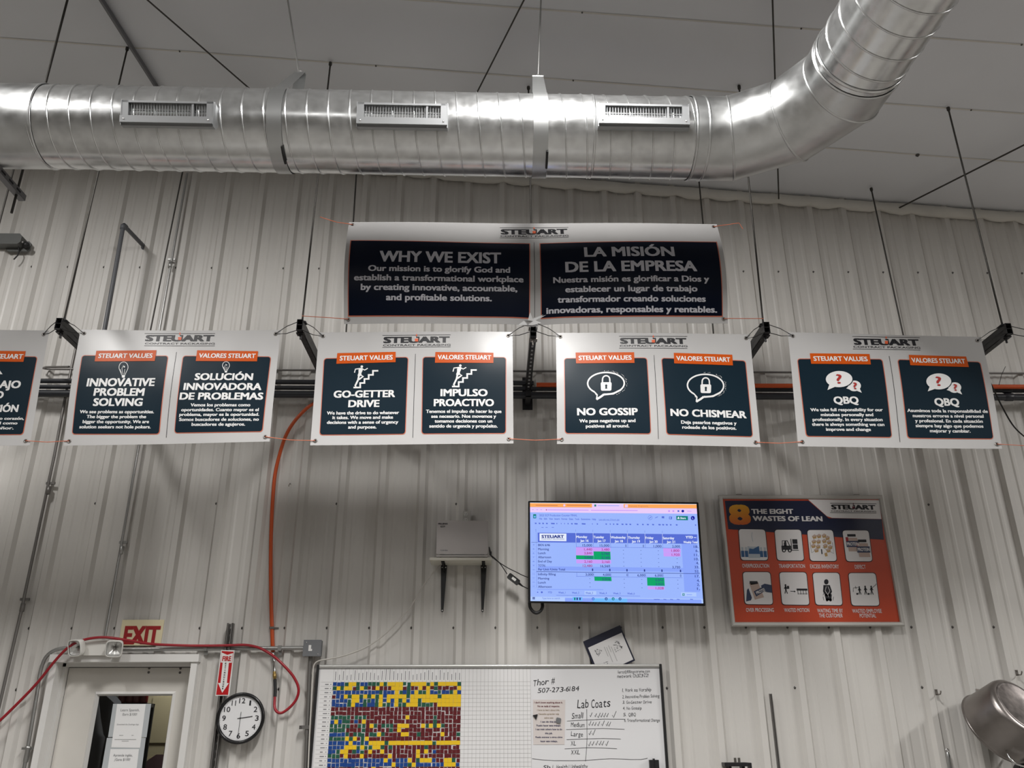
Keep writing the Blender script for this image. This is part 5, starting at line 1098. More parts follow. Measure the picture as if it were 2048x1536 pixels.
# sheet on the board, magnets holding it, black holder
q = [zw(*p) for p in ((170, 590), (598, 592), (588, 1182), (177, 1184))]
s = thing('instruction_sheet', 'paper sheet of two-language skill levels held to the whiteboard by magnets', 'paper', sh.raw(*q[3]))
mb = MB(); sh.grid(mb, q, 1.6); pp = mb.build('sheet', 'paper_pink', s)
for nm, mt, rows in (('maroon_lettering', 'ink_maroon', (("I don't know anything about it.", 188, 562, 627), ('No se nada al respecto.', 232, 525, 676))), ('tan_lettering', 'ink_tan', (('I have to learn about this.', 225, 525, 727), ('Necesito aprender más', 245, 515, 779), ('sobre esto', 320, 440, 829))),
                     ('navy_lettering', 'ink_navy', (('I can do this job.', 272, 500, 881), ('Puedo hacer este trabajo.', 218, 540, 931), ('I can train others how to do', 205, 555, 981), ('this job.', 330, 430, 1033), ('Puedo entrenar a otros cómo', 205, 560, 1085), ('hacer este trabajo.', 270, 495, 1138)))):
    mb = MB()
    for t, X0, X1, Y in rows: sh.text(mb, t, zw(X0, 0)[0], zw(X1, 0)[0], zw(0, Y)[1], 3.6, 2.6, 0, 0.02)
    mb.build(nm, mt, pp)
c3 = [sh.raw(*zw(*p)) for p in ((168, 795), (234, 782), (212, 855))]; mb = MB(); mb.prism([(p.x, p.z) for p in c3], BYD-0.010, BYD-0.0025); tag(mb.build('triangle_magnet', 'black'), 'black triangular magnet at the edge of the paper sheet on the whiteboard', 'magnet')
p = sh.raw(*zw(507, 864)); mb = MB(); mb.cbox((-0.017, -0.008, -0.017), (0.017, 0.0, 0.017), 0.005, 0, Matrix.Translation((p.x, BYD-0.0025, p.z)) @ Matrix.Rotation(0.2, 4, 'Y')); tag(mb.build('rounded_magnet', 'box_grey'), 'grey rounded square magnet on the paper sheet on the whiteboard', 'magnet')
a, c = sh.raw(*zw(1700, 1385)), sh.raw(*zw(1838, 1640)); mb = MB(); mb.box((a.x, BYD-0.035, c.z), (a.x+0.026, BYD-0.001, a.z)); mb.box((c.x-0.026, BYD-0.035, c.z), (c.x, BYD-0.001, a.z)); mb.box((a.x+0.026, BYD-0.030, c.z), (c.x-0.026, BYD-0.001, a.z+0.008)); tag(mb.build('eraser_holder', 'black'), 'black eraser holder stuck near the corner of the whiteboard', 'holder')

# ---------------------------------------------------------------- shelf, laptop, cables, outlet
SYF = -0.235
fl, fr_ = W(859.4, 1115, SYF), W(983.1, 1115, SYF); zt, zb_ = fl.z, W(900, 1120.3, SYF).z
s = thing('wall_shelf', 'small white wall shelf on black brackets carrying the laptop', 'shelf', ((fl.x+fr_.x)/2, -0.13, zb_))
mb = MB(); mb.box((fl.x, SYF, zb_), (fr_.x, -0.036, zt)); mb.build('board', 'shelf', s)
for pa, pb_ in (((882, 894.2), (882, 886.8)), ((961.5, 973), (962.7, 967.2))):
    t0, t1 = W(pa[0], 1130, -0.036), W(pa[1], 1130, -0.036); b0, b1 = W(pb_[0], 1225, -0.036), W(pb_[1], 1225, -0.036)
    mb = MB(); mb.prism([(t0.x, zb_), (t1.x, zb_), (t1.x, t0.z-0.02), (b1.x, b0.z+0.008), ((b0.x+b1.x)/2, b0.z), (b0.x, b0.z+0.008), (t0.x, t0.z-0.02)], -0.040, -0.034)
    xc = (t0.x+t1.x)/2; mb.box((xc-0.012, SYF+0.03, zb_-0.004), (xc+0.012, -0.036, zb_)); mb.prism([(0, 0), (0.16, 0), (0, -0.05)], -0.002, 0.002, 0, Matrix(((0, 1, 0, xc), (-1, 0, 0, -0.04), (0, 0, 1, zb_-0.004), (0, 0, 0, 1))))
    br = mb.build('bracket', 'black', s)
    for xx, zz in ((t0.x+0.010, t0.z-0.018), (t1.x-0.010, t0.z-0.018), ((b0.x+b1.x)/2, b0.z+0.014)): mb = MB(); mb.lathe([(0, 0.005), (0.002, 0.0045), (0.003, 0)], (xx, -0.040, zz), (0, -1, 0), 8); mb.build('screw', 'label_white', br)
LYF = -0.215
s = thing('laptop', 'silver laptop standing open on the wall shelf with its lid back to the room', 'laptop', (W(925, 1112, LYF).x, LYF+0.1, zt))
lsh = Sheet((0, LYF, zt), Vector((0, -1, 0.05)))
q = [(874.2, 1040.8), (976.6, 1041.5), (975.6, 1109.0), (872.2, 1108.6)]; c = [lsh.raw(*p) for p in q]; bk = Vector((0, 0.012, 0))
def rr(cs, r, n=4):
    out = []
    for i in range(4):
        p, a, b = cs[i], cs[i-1], cs[(i+1) % 4]; pa = p+(a-p).normalized()*r; pb2 = p+(b-p).normalized()*r
        out += [pa*(1-k/n)**2+p*2*(k/n)*(1-k/n)+pb2*(k/n)**2 for k in range(n+1)]
    return out
f_ = rr(c, 0.012); n = len(f_); mb = MB(); mb.add(f_+[p+bk for p in f_], [tuple(range(n-1, -1, -1)), tuple(range(n, 2*n))] + [(i, (i+1) % n, n+(i+1) % n, n+i) for i in range(n)]); lid = mb.build('lid', 'laptop', s)
mb = MB(); lsh.text(mb, 'FILLING', 876.5, 895.5, 1047.6, 3.0, 1, 0, 0.05); lsh.text(mb, 'ROOM', 881, 890, 1053.2, 3.6, 1, 0, 0.02); mb.build('lettering', 'ink_black', lid)
mb = MB(); lsh.text(mb, 'TOSHIBA', 880, 895.8, 1100.8, 2.4, 1, 0, 0.045); mb.build('logo', 'ink_line', lid)
mb = MB(); x0, x1 = c[3].x+0.004, c[2].x-0.002; mb.box((x0, LYF-0.004, zt+0.008), (x1, -0.045, zt+0.021)); mb.build('base', 'laptop', s)
mb = MB()
for t in (0.12, 0.90): xx = x0+(x1-x0)*t; mb.tube([(xx-0.014, LYF+0.002, zt+0.022), (xx+0.014, LYF+0.002, zt+0.022)], 0.006, 8)
mb.box((x0+0.02, LYF+0.004, zt+0.018), (x1-0.02, LYF+0.012, zt+0.026)); mb.build('hinge', 'cam_grey', s)
mb = MB()
for xx in (x0+0.02, x1-0.035):
    for yy in (LYF+0.01, -0.07): mb.box((xx, yy, zt), (xx+0.015, yy+0.015, zt+0.009))
mb.build('foot', 'black', s)
p = W(980, 1109, LYF+0.02); mb = MB(); mb.tube([p+Vector((-0.006, 0, 0.055)), p+Vector((0.000, 0, 0.02)), p+Vector((0.006, -0.005, -0.006)), W(986, 1116, LYF-0.03)], [0.004, 0.007, 0.006, 0.004], 8); mb.box((p.x-0.004, p.y-0.006, p.z-0.004), (p.x+0.012, p.y+0.006, p.z+0.022))
tag(mb.build('cable_plug', 'black'), 'black plug and dongle at the side of the laptop', 'plug')
s = thing('adapter_cable', 'black adapter block hanging on its cable between the laptop and the television', 'cable', W(1027, 1165, -0.12))
mb = MB(); mb.tube(smooth([W(984, 1112, -0.24), W(989, 1118, -0.23), W(998, 1125, -0.19), W(1005, 1134, -0.16), (W(1014, 1148, -0.13))]), 0.0032, 6); mb.tube(smooth([W(1038, 1167, -0.12), W(1046, 1172.5, -0.13), W(1056, 1177.5, -0.18), W(1070, 1184, -0.22)]), [0.004]*19, 6); mb.build('cord', 'wire', s)
p0, p1 = W(1014.5, 1148.5, -0.125), W(1039.5, 1168, -0.125); ctr = (p0+p1)/2; L_ = (p1-p0).length; ang = math.atan2(p0.z-p1.z, p1.x-p0.x)
T = Matrix.Translation(ctr) @ Matrix.Rotation(ang, 4, 'Y'); mb = MB(); mb.cbox((-L_/2+0.01, -0.012, -0.021), (L_/2-0.008, 0.012, 0.021), 0.006, 0, T); mb.tube([T @ Vector((L_/2-0.01, 0, 0)), T @ Vector((L_/2+0.03, 0, 0))], [0.010, 0.004], 8); mb.build('adapter', 'black', s)
mb = MB(); mb.cbox((-0.014, -0.0128, -0.008), (0.020, -0.012, 0.010), 0.003, 0, T); mb.build('label', 'label_white', s)
wire(smooth([W(984, 1112, -0.23), W(990, 1117, -0.22), W(1000, 1126, -0.20), W(1017, 1136.5, -0.18), W(1033, 1144.4, -0.18), W(1045, 1150.5, -0.20), W(1062, 1157, -0.24)]), 0.0032, 'wire', 'video_cable', 'thin black cable running from the laptop straight to the television edge', 'cable', None)
a, c = W(926, 1022, -0.06), W(941, 1050, -0.06); s = thing('wall_outlet', 'grey double outlet on the wall showing just above the laptop lid', 'outlet', ((a.x+c.x)/2, -0.06, c.z))
mb = MB(); mb.box((a.x, -0.066, c.z), (c.x, -0.033, a.z)); mb.build('box', 'alu_dull', s)
mb = MB()
for py in (1028, 1040):
    p = W(931.6, py, -0.0665); mb.cbox((p.x-0.014, -0.068, p.z-0.012), (p.x+0.014, -0.066, p.z+0.012), 0.005)
    for dx in (-0.006, 0.006): mb.box((p.x+dx-0.0018, -0.0685, p.z-0.003), (p.x+dx+0.0018, -0.0675, p.z+0.007), 1)
    mb.lathe([(0, 0.0028), (0.0006, 0)], (p.x, -0.068, p.z-0.008), (0, -1, 0), 8, 1)
mb.build('receptacle', ['plastic_white', 'dark'], s)
wire(smooth([W(884, 1124, -0.06), W(880, 1130.3, -0.05), W(861.3, 1150.6, -0.085), W(847.2, 1171, -0.085), W(833, 1194, -0.085), W(820, 1215, -0.085), W(800, 1238, -0.085), W(770, 1268, -0.085), W(740, 1290, -0.085), W(710, 1304, -0.085), W(680, 1313.5, -0.085), W(659, 1317.7, -0.085), W(640, 1321, -0.085), W(630, 1327, -0.085), W(626.5, 1340, -0.085), W(623, 1400, -0.085), W(619, 1470, -0.085), W(616, 1545, -0.085)]), 0.0055, 'white_cable', 'data_cable', 'pale cable sagging from the shelf down to the whiteboard corner', 'cable', None)

# ---------------------------------------------------------------- television
TN = Vector((0, -1, -0.115)).normalized()
tp = W(1232, 1107, -0.34); tsh = Sheet(tp, TN); tsh.T = 0.0008
Q = [(1056.4, 1001.8), (1396.8, 1004.6), (1410.8, 1212.0), (1056.2, 1205.8)]; c = [tsh.raw(*p) for p in Q]
s = thing('television', 'large wall television showing a blue spreadsheet', 'television', ((c[0].x+c[1].x)/2, -0.28, min(p.z for p in c)))
bk = -TN*0.035; f_ = rr(c, 0.006, 2); n = len(f_); mb = MB(); fb = [p+bk for p in f_]; ce = sum(fb, Vector())/n; f3 = [ce+(p-ce)*0.86+bk*1.1 for p in f_]
mb.add(f_+fb+f3, [tuple(range(n-1, -1, -1)), tuple(range(2*n, 3*n))] + [(r*n+i, r*n+(i+1) % n, (r+1)*n+(i+1) % n, (r+1)*n+i) for r in range(2) for i in range(n)]); mb.build('casing', 'clock_rim', s)
def zt_(X, Y): return (1040+X/5.2513, 985+Y/5.2513)
SM = [('screen_blue', (156, 184, 255)), ('screen_orange', (255, 171, 92)), ('screen_pink', (236, 206, 250)), ('screen_head', (86, 110, 214)), ('screen_green', (0, 166, 104)), ('screen_violet', (203, 158, 250)), ('screen_dark', (44, 62, 140)), ('screen_white', (232, 240, 255)), ('screen_teal', (8, 128, 120)), ('screen_red', (170, 60, 140)), ('screen_light', (178, 204, 255)), ('screen_sky', (112, 188, 255)), ('screen_indigo', (20, 24, 160)), ('screen_shade', (138, 166, 252)), ('screen_brown', (205, 120, 84))]
for nm, rgb in SM: M[nm] = screen_mat(nm, rgb)
NM = [x[0] for x in SM]; ix = {x[0][7:]: i for i, x in enumerate(SM)}
mb = MB()
def bil(u, v):
    A, B, C_, D_ = (105, 107), (1853, 122), (1925, 1165), (110, 1140)
    return tuple((A[k]*(1-u)+B[k]*u)*(1-v)+(D_[k]*(1-u)+C_[k]*u)*v for k in (0, 1))
def rectq(q, L, col): tsh.poly(mb, [zt_(*p) for p in q], L, ix[col])
def uv(u0, v0, u1, v1, L, col): rectq([bil(u0, v0), bil(u1, v0), bil(u1, v1), bil(u0, v1)], L, col)
def tt(t, X0, X1, Y, cap, col, L=4, bold=0.02, dY=0): tsh.text(mb, t, zt_(X0, 0)[0], zt_(X1, 0)[0], zt_(0, Y)[1], cap/5.2513, L, ix[col], bold, dY/5.2513)
uv(0, 0, 1, 1, 1, 'blue'); uv(0, 0, 1, 0.044, 2, 'orange'); uv(0.372, 0.004, 0.562, 0.046, 3, 'pink'); uv(0, 0.046, 1, 0.098, 2, 'pink'); uv(0.0, 0.0, 1, 0.005, 3.5, 'white')
uv(0.0, 0.955, 1, 1.0, 2, 'light'); uv(0.2, 0.962, 0.99, 1.0, 2.2, 'shade'); uv(0.895, 0.32, 0.985, 0.885, 2, 'shade'); uv(0.045, 0.645, 0.90, 0.685, 1.6, 'shade'); uv(0.36, 0.962, 0.56, 1.0, 2.5, 'sky')
rectq([(185, 422), (1860, 440), (1862, 540), (187, 523)], 2.5, 'head'); rectq([(205, 430), (487, 432), (487, 512), (205, 508)], 3.5, 'white')
tt('STEUART', 225, 462, 463, 32, 'dark', 5, 0.05); tt('CONTRACT PACKAGING', 225, 465, 490, 11, 'dark', 5, 0.01)
vx = [587, 767, 948, 1128, 1312, 1495, 1690]
for i, (dnm, dt) in enumerate((('Monday', 'Jan 16'), ('Tuesday', 'Jan 17'), ('Wednesday', 'Jan 18'), ('Thursday', 'Jan 19'), ('Friday', 'Jan 20'), ('Saturday', 'Jan 21'))):
    x = vx[i]; y = 466+i*2.6; wd = dict(Monday=115, Tuesday=110, Wednesday=158, Thursday=125, Friday=85, Saturday=120)[dnm]
    tt(dnm, x+4, x+4+wd, y, 25, 'white', 4.5, 0.03); tt(dt, x+45, x+132, y+40, 25, 'white', 4.5, 0.03)
    if i < 6: rectq([(x-2, 424+i*1.8), (x+1, 424+i*1.8), (x+2, 525+i*2.4), (x-1, 525+i*2.4)], 4, 'white')
tt('YTD --', 1738, 1850, 470, 26, 'white', 4.5, 0.05); tt('Weekly Total', 1715, 1862, 522, 24, 'white', 4.5, 0.03)
for t, x1, y in (('BKN 6/46', 315, 552), ('Morning', 303, 595), ('Lunch', 268, 636), ('Afternoon', 326, 679), ('End of Day', 335, 723), ('TOTAL', 270, 767), ('Per Unit /Units Total', 473, 808), ('Infinity filling', 375, 858), ('Morning', 307, 902), ('Lunch', 270, 945), ('Afternoon', 333, 989)): tt(t, 190, x1, y, 24, 'dark', 4, 0.015)
def cell(x0, x1, y0, y1, col, sk=8): rectq([(x0, y0), (x1, y0+3), (x1+sk, y1+3), (x0+sk*0.7, y1)], 3, col)
cell(588, 948, 573, 617, 'violet', 3); cell(588, 770, 617, 660, 'violet', 2); cell(588, 772, 660, 700, 'green', 2); cell(772, 948, 618, 703, 'green', 4); cell(590, 955, 706, 744, 'violet', 3)
cell(1503, 1685, 585, 628, 'violet', 4); cell(1506, 1684, 630, 671, 'violet', 4); cell(780, 958, 884, 928, 'green', 4); cell(1333, 1514, 892, 978, 'green', 6); cell(1341, 1516, 988, 1018, 'violet', 3)
def num(t, xr, y, col='dark', w=None): w = w or len(t)*17.5-4; tt(t, xr-w, xr, y, 25, col, 4, 0.012)
for r, vals in ((555, (('15,000', 0), ('15,000', 1), ('0', 2), ('0', 3), ('1,000', 4), ('2,000', 5))), (812, (('1', 0), ('1', 1), ('1', 2), ('1', 3), ('1', 4), ('1', 5))), (862, (('3,000', 0), ('4,000', 1), ('0', 2), ('6,000', 3), ('6,000', 4), ('0', 5)))):
    for t, cidx in vals: num(t, vx[cidx+1]-10+(r-555)*0.045, r+cidx*2.4)
for t, xr, y, col in (('1,440', 757, 598, 'red'), ('3,480', 938, 600, 'red'), ('3,840', 757, 638, 'red'), ('5,760', 938, 642, 'dark'), ('5,040', 760, 681, 'dark'), ('5,160', 940, 684, 'dark'), ('2,160', 758, 726, 'red'), ('2,160', 942, 729, 'red'), ('12,480', 760, 770, 'red'), ('16,560', 945, 773, 'dark'), ('3,720', 1682, 785, 'dark'), ('1,800', 1672, 611, 'red'), ('1,920', 1676, 654, 'red'), ('2,016', 945, 911, 'dark'), ('2,552', 1504, 918, 'dark'), ('2,552', 1506, 962, 'dark'), ('1,028', 1508, 1005, 'red')): num(t, xr, y, col)
for t, y in (('18,', 570), ('6,', 612), ('11,', 656), ('10,', 700), ('4,', 742), ('33,', 784), ('52,', 828), ('17,', 880), ('4,', 925), ('2,', 968), ('1,', 1010)): num(t, 1872+(y-570)*0.04, y)
for y0 in (600, 640, 682, 724, 768, 905, 948, 992):
    for i in (2, 3, 4, 5) if y0 < 800 else (0, 2, 3, 5):
        x = vx[i+1]-42+(y0-600)*0.03; y = y0+i*3
        if y0 < 660 and i == 5: continue
        rectq([(x-6, y-2), (x+4, y-2), (x+4, y+2), (x-6, y+2)], 3, 'dark')
def hl(x0, y0, x1, y1, w, col, L=3.5): tsh.stroke(mb, [zt_(x0, y0), zt_(x1, y1)], w/5.2513, L, ix[col])
hl(172, 831, 1888, 853, 5, 'dark'); hl(588, 572, 1690, 585, 3, 'head'); hl(590, 880, 1705, 897, 3, 'head'); hl(166, 385, 168, 415, 3, 'head'); hl(172, 420, 176, 1000, 2, 'head'); hl(118, 522, 186, 523, 3, 'dark')
for i in range(6): hl(vx[i]+2, 528+i*2, vx[i]+4, 572+i*2.4, 2.5, 'head'); hl(vx[i]-2, 388+i*3, vx[i]-2, 412+i*3, 2, 'head'); hl(vx[i]+8, 842+i*2, vx[i]+10, 880+i*2.6, 2.5, 'head')
for y in range(18): hl(120, 540+y*27, 165, 541+y*27, 2, 'shade'); 
for y in range(11): tt(str(4+y), 134, 150, 550+y*43.5, 12, 'head', 4, 0)
hl(180, 1018, 875, 1020, 9, 'shade'); hl(380, 1078, 1260, 1088, 3, 'head')
tt('2023 SCP Production Counter FINAL', 203, 600, 240, 21, 'head', 4, 0.01)
for t, x0, x1 in (('File', 203, 232), ('Edit', 252, 285), ('View', 305, 345), ('Insert', 362, 417), ('Format', 435, 497), ('Data', 515, 557), ('Tools', 577, 622), ('Extensions', 642, 738), ('Help', 757, 797)): tt(t, x0, x1, 276+(x0-203)*0.01, 18, 'head', 4, 0.02)
tt('Last edit was 3 hours ago', 828, 1045, 284, 17, 'head', 4, 0); hl(828, 293, 1045, 296, 2, 'head')
for x, w in ((165, 20), (205, 20), (242, 20), (282, 20), (345, 40), (387, 10), (432, 8), (468, 8), (505, 12), (545, 18), (588, 36), (668, 42), (760, 8), (812, 14), (905, 16), (947, 12), (983, 14), (1022, 22), (1076, 22), (1117, 22), (1158, 20), (1235, 18), (1290, 18), (1342, 22), (1397, 22), (1465, 26), (1503, 22), (1541, 22), (1582, 18), (1645, 20), (1843, 14)):
    y = 324+(x-165)*0.011; rectq([(x-w/2, y-7), (x+w/2, y-5), (x+w/2-2, y+8), (x-w/2+2, y+6)], 3, 'head')
for x in (235, 278, 343): hl(x-10, 366, x+12, 367, 5, 'head')
tsh.rrect(mb, [zt_(*p) for p in ((138, 228), (170, 228), (170, 272), (138, 272))], 1, 3, ix['teal']); rectq([(146, 246), (164, 246), (164, 264), (146, 264)], 4, 'sky')
rectq([(1640, 246), (1762, 248), (1764, 292), (1642, 290)], 3, 'teal'); tt('Share', 1682, 1740, 269, 20, 'white', 4, 0.03); tsh.ell(mb, *zt_(1663, 262), 1.3, 1.3, 4, ix['white'], 10); tsh.poly(mb, [zt_(*p) for p in ((1650, 278), (1676, 278), (1670, 266), (1656, 266))], 4, ix['white'])
tsh.ell(mb, *zt_(1814, 269), 4.0, 4.2, 3, ix['indigo'], 20); tt('L', 1808, 1821, 270, 19, 'light', 4, 0.02); tsh.ell(mb, *zt_(1709, 196), 2.7, 2.7, 3, ix['indigo'], 16)
P_ = [(zt_(1366, 265)[0]+4.2*math.cos(k*math.pi/8), zt_(1366, 265)[1]+4.2*math.sin(k*math.pi/8)) for k in range(16)]; tsh.stroke(mb, P_, 0.5, 3, ix['head'], True); hl(1355, 274, 1378, 256, 6, 'head'); hl(1420, 270, 1432, 258, 5, 'head'); hl(1432, 264, 1448, 254, 5, 'head'); rectq([(1488, 250), (1514, 250), (1514, 272), (1488, 270)], 3, 'head'); rectq([(1565, 254), (1597, 254), (1594, 282), (1565, 280)], 3, 'head'); rectq([(1571, 260), (1584, 260), (1584, 275), (1571, 275)], 3.5, 'blue')
for x0, x1 in ((165, 395), (490, 735)): hl(x0, 134, x1, 137, 7, 'brown', 3)
hl(815, 138, 1040, 140, 6, 'shade', 4); tt('Welcome: Programme', 1140, 1345, 143, 15, 'brown', 4, 0.0); rectq([(1100, 128), (1132, 128), (1132, 157), (1100, 157)], 3.5, 'pink'); rectq([(780, 127), (800, 127), (800, 148), (780, 148)], 4, 'teal'); rectq([(455, 125), (475, 125), (475, 146), (455, 146)], 3.5, 'pink')
hl(290, 183, 720, 186, 8, 'violet', 4); hl(745, 187, 1235, 190, 8, 'violet', 4); tsh.ell(mb, *zt_(277, 183), 1.2, 1.2, 4, ix['red'], 10)
for x in (135, 180, 222): hl(x-8, 181, x+8, 182, 7, 'violet', 4)
for x in (1565, 1610, 1663): rectq([(x-9, 186), (x+9, 187), (x+9, 205), (x-9, 204)], 3, 'head' if x > 1650 else 'violet')
hl(1755, 197, 1800, 198, 7, 'violet', 4); rectq([(118, 165), (1850, 190), (1850, 193), (118, 168)], 2.6, 'pink')
for k, (t, x0, x1) in enumerate((('YTD', 292, 335), ('Week_1', 403, 478), ('Week_2', 545, 620), ('Week_3', 688, 765), ('Week_4', 833, 910), ('Week_5', 978, 1055), ('Week_6', 1126, 1203))): tt(t, x0, x1, 1049+k*2, 20, 'head', 4, 0.02)
rectq([(678, 1034), (800, 1036), (800, 1074), (678, 1072)], 2.6, 'light'); tsh.ell(mb, *zt_(185, 1048), 1.3, 1.3, 4, ix['head'], 10); tsh.ell(mb, *zt_(229, 1048), 2, 2, 4, ix['head'], 12)
rectq([(1690, 1048), (1850, 1052), (1852, 1092), (1692, 1088)], 2.6, 'light'); rectq([(1705, 1060), (1728, 1060), (1728, 1084), (1705, 1084)], 3, 'teal'); rectq([(1711, 1066), (1722, 1066), (1722, 1078), (1711, 1078)], 3.6, 'light'); hl(1750, 1073, 1805, 1074, 8, 'shade')
for a_, b_ in ((0, 0), (13, 0), (0, 13), (13, 13)): rectq([(132+a_, 1098+b_), (143+a_, 1098+b_), (143+a_, 1109+b_), (132+a_, 1109+b_)], 3, 'dark')
tt('Type here to search', 232, 418, 1111, 18, 'head', 4, 0); rectq([(552, 1100), (655, 1100), (655, 1138), (552, 1138)], 3, 'sky')
for x, col in ((575, 'teal'), (600, 'dark'), (630, 'dark')): rectq([(x-9, 1104), (x+9, 1104), (x+7, 1130), (x-7, 1130)], 3.6, col)
for x, col in ((768, 'head'), (905, 'dark'), (978, 'teal'), (1050, 'dark')): tsh.ell(mb, *zt_(x, 1117), 2.9, 2.9, 3, ix[col], 14); rectq([(x-6, 1112), (x+7, 1112), (x+7, 1124), (x-6, 1124)], 3.6, 'sky')
for x in (1420, 1450, 1520, 1590, 1660, 1800): hl(x-14, 1122, x+16, 1124, 7, 'head')
mb.build('screen', NM, s)
# tilting mount between casing and wall
mb = MB(); pc = tp
mb.box((pc.x-0.20, -0.045, pc.z-0.20), (pc.x+0.20, -0.030, pc.z+0.20)); mb.box((pc.x-0.05, -0.30, pc.z-0.10), (pc.x+0.05, -0.04, pc.z-0.05)); mb.box((pc.x-0.05, -0.30, pc.z+0.05), (pc.x+0.05, -0.04, pc.z+0.10))
for sx in (-0.22, 0.20): mb.box((pc.x+sx, -0.312, pc.z-0.18), (pc.x+sx+0.02, -0.285, pc.z+0.12))
mb.box((pc.x-0.22, -0.318, pc.z-0.02), (pc.x+0.22, -0.29, pc.z+0.02)); mb.build('mount', 'black', s)
lp = smooth([W(1059, 1203, -0.25), W(1060, 1214, -0.24), W(1066, 1223, -0.24), W(1073, 1226, -0.24), W(1081, 1222, -0.24), W(1085, 1213, -0.24), W(1084, 1204, -0.235)])
wire(lp, 0.0125, 'black', 'cable_loop', 'thick black cable loop hanging below the television corner nearest the laptop', 'cable', None)

# ---------------------------------------------------------------- binder tilted behind the whiteboard
bs = Sheet((0, -0.047, 0), (0, -1, 0))
TLp, TRp, BRp = bs.raw(1166.4, 1283), bs.raw(1239.9, 1250.2), bs.raw(1270.4, 1321); BLp = TLp+(BRp-TRp)
s = thing('binder', 'navy framed board with a white sheet tilted behind the top edge of the whiteboard', 'binder', BLp)
def bq(u0, v0, u1, v1):
    f = lambda u, v: TLp+(TRp-TLp)*u+(BLp-TLp)*v
    return [f(u0, v0), f(u1, v0), f(u1, v1), f(u0, v1)]
cs = bq(0, 0, 1, 1); mb = MB(); bk = Vector((0, 0.010, 0)); mb.add(cs+[p+bk for p in cs], [(3, 2, 1, 0), (4, 5, 6, 7)]+[(i, (i+1) % 4, 4+(i+1) % 4, 4+i) for i in range(4)]); mb.build('cover', 'binder', s)
mb = MB(); o = Vector((0, -0.002, 0)); mb.add([p+o for p in bq(0.05, 0.20, 0.965, 0.955)], [(3, 2, 1, 0)]); pp = mb.build('sheet', 'paper', s)
mb = MB(); o = Vector((0, -0.003, 0)); rnd = random.Random(8)
for cu, cv, sp, n in ((0.25, 0.40, 0.10, 26), (0.72, 0.46, 0.13, 40), (0.28, 0.80, 0.09, 22)):
    for k in range(n):
        u, v = cu+rnd.uniform(-sp, sp)*0.8, cv+rnd.uniform(-sp, sp); w_ = 0.018; mb.add([p+o for p in bq(u, v, u+w_*rnd.uniform(.6, 1.6), v+w_*rnd.uniform(.6, 1.3))], [(3, 2, 1, 0)])
mb.build('drawing', 'ink_line', pp)
mb = MB()
for u, v0, v1 in ((0.42, 0.35, 0.62), (0.47, 0.38, 0.80), (0.53, 0.36, 0.55), (0.58, 0.42, 0.82)): mb.add([p+o for p in bq(u, v0, u+0.012, v1)], [(3, 2, 1, 0)])
mb.build('lines', 'ink_faint', pp)

# ---------------------------------------------------------------- framed poster
PY = -0.062
psh = Sheet((0, PY, 0), (0, -1, 0)); o_ = [psh.raw(*p) for p in ((1437.4, 989), (1765.5, 992.8), (1808, 1255), (1462, 1250))]
px0, px1, pz0, pz1 = (o_[0].x+o_[3].x)/2, (o_[1].x+o_[2].x)/2, (o_[2].z+o_[3].z)/2, (o_[0].z+o_[1].z)/2
s = thing('framed_poster', 'framed orange and navy poster titled THE EIGHT WASTES OF LEAN', 'poster', ((px0+px1)/2, PY, pz0)); fw = 0.030
mb = MB(); mb.box((px0+0.01, PY+0.001, pz0+0.01), (px1-0.01, PY+0.012, pz1-0.01)); mb.build('backing', 'alu_dull', s)
ww = World((0, PY, 0), (0, -1, 0)); mb = MB()
def pr(mb, x0, z0, x1, z1, L, mi): ww.poly(mb, [(x0, z0), (x1, z0), (x1, z1), (x0, z1)], L, mi)
M['poster_orange'] = new_mat('poster_orange', (0.50, 0.060, 0.020), 0.32); M['poster_navy'] = new_mat('poster_navy', (0.012, 0.016, 0.045), 0.32); M['poster_white'] = new_mat('poster_white', (0.72, 0.70, 0.70), 0.35)
pr(mb, px0+fw, pz0+fw, px1-fw, pz1-fw, 0.3, 0); ip = mb.build('print', 'poster_orange', s)
mb = MB(); psh.poly(mb, [(1449.5, 1001.5), (1617, 1001.5), (1657.4, 1036.5), (1763.5, 1038.5), (1767.5, 1079.5), (1683, 1074.8), (1607, 1069), (1534, 1063.8), (1456.5, 1058.4)], 1.2, 0); mb.build('navy_band', 'poster_navy', ip)
zr_ = psh.raw(1700, 999.5).z; mb = MB(); psh.poly(mb, [(1616, 999), (1757.8, 1000.5), (1762.6, 1038.2), (1664, 1036), (1653.5, 1032.5)], 2.0, 0); mb.build('white_corner', 'poster_white', ip)
mb = MB(); logo(psh, mb, 1662, 1750.4, 1010, 1019.2, 1021.4, 1024, 1007.3, 1025.8, 3, 1.0); mb.build('logo', ['ink_black', 'ink_maroon', 'poster_white'], ip)
M['poster_eight'] = new_mat('poster_amber', (0.62, 0.20, 0.02), 0.35); nt = M['poster_eight'].node_tree
tc = nt.nodes.new('ShaderNodeTexCoord'); sp_ = nt.nodes.new('ShaderNodeSeparateXYZ'); cr = nt.nodes.new('ShaderNodeValToRGB'); nt.links.new(tc.outputs['Generated'], sp_.inputs[0]); nt.links.new(sp_.outputs['Z'], cr.inputs[0]); nt.links.new(cr.outputs[0], nt.nodes['Principled BSDF'].inputs['Base Color'])
cr.color_ramp.elements[0].color = (0.55, 0.10, 0.015, 1); cr.color_ramp.elements[1].color = (0.66, 0.33, 0.02, 1)
mb = MB(); psh.text(mb, '8', 1457.4, 1500.6, 1029.5, 39.5, 2.2, 0, 0.05); mb.build('big_eight', 'poster_eight', ip)
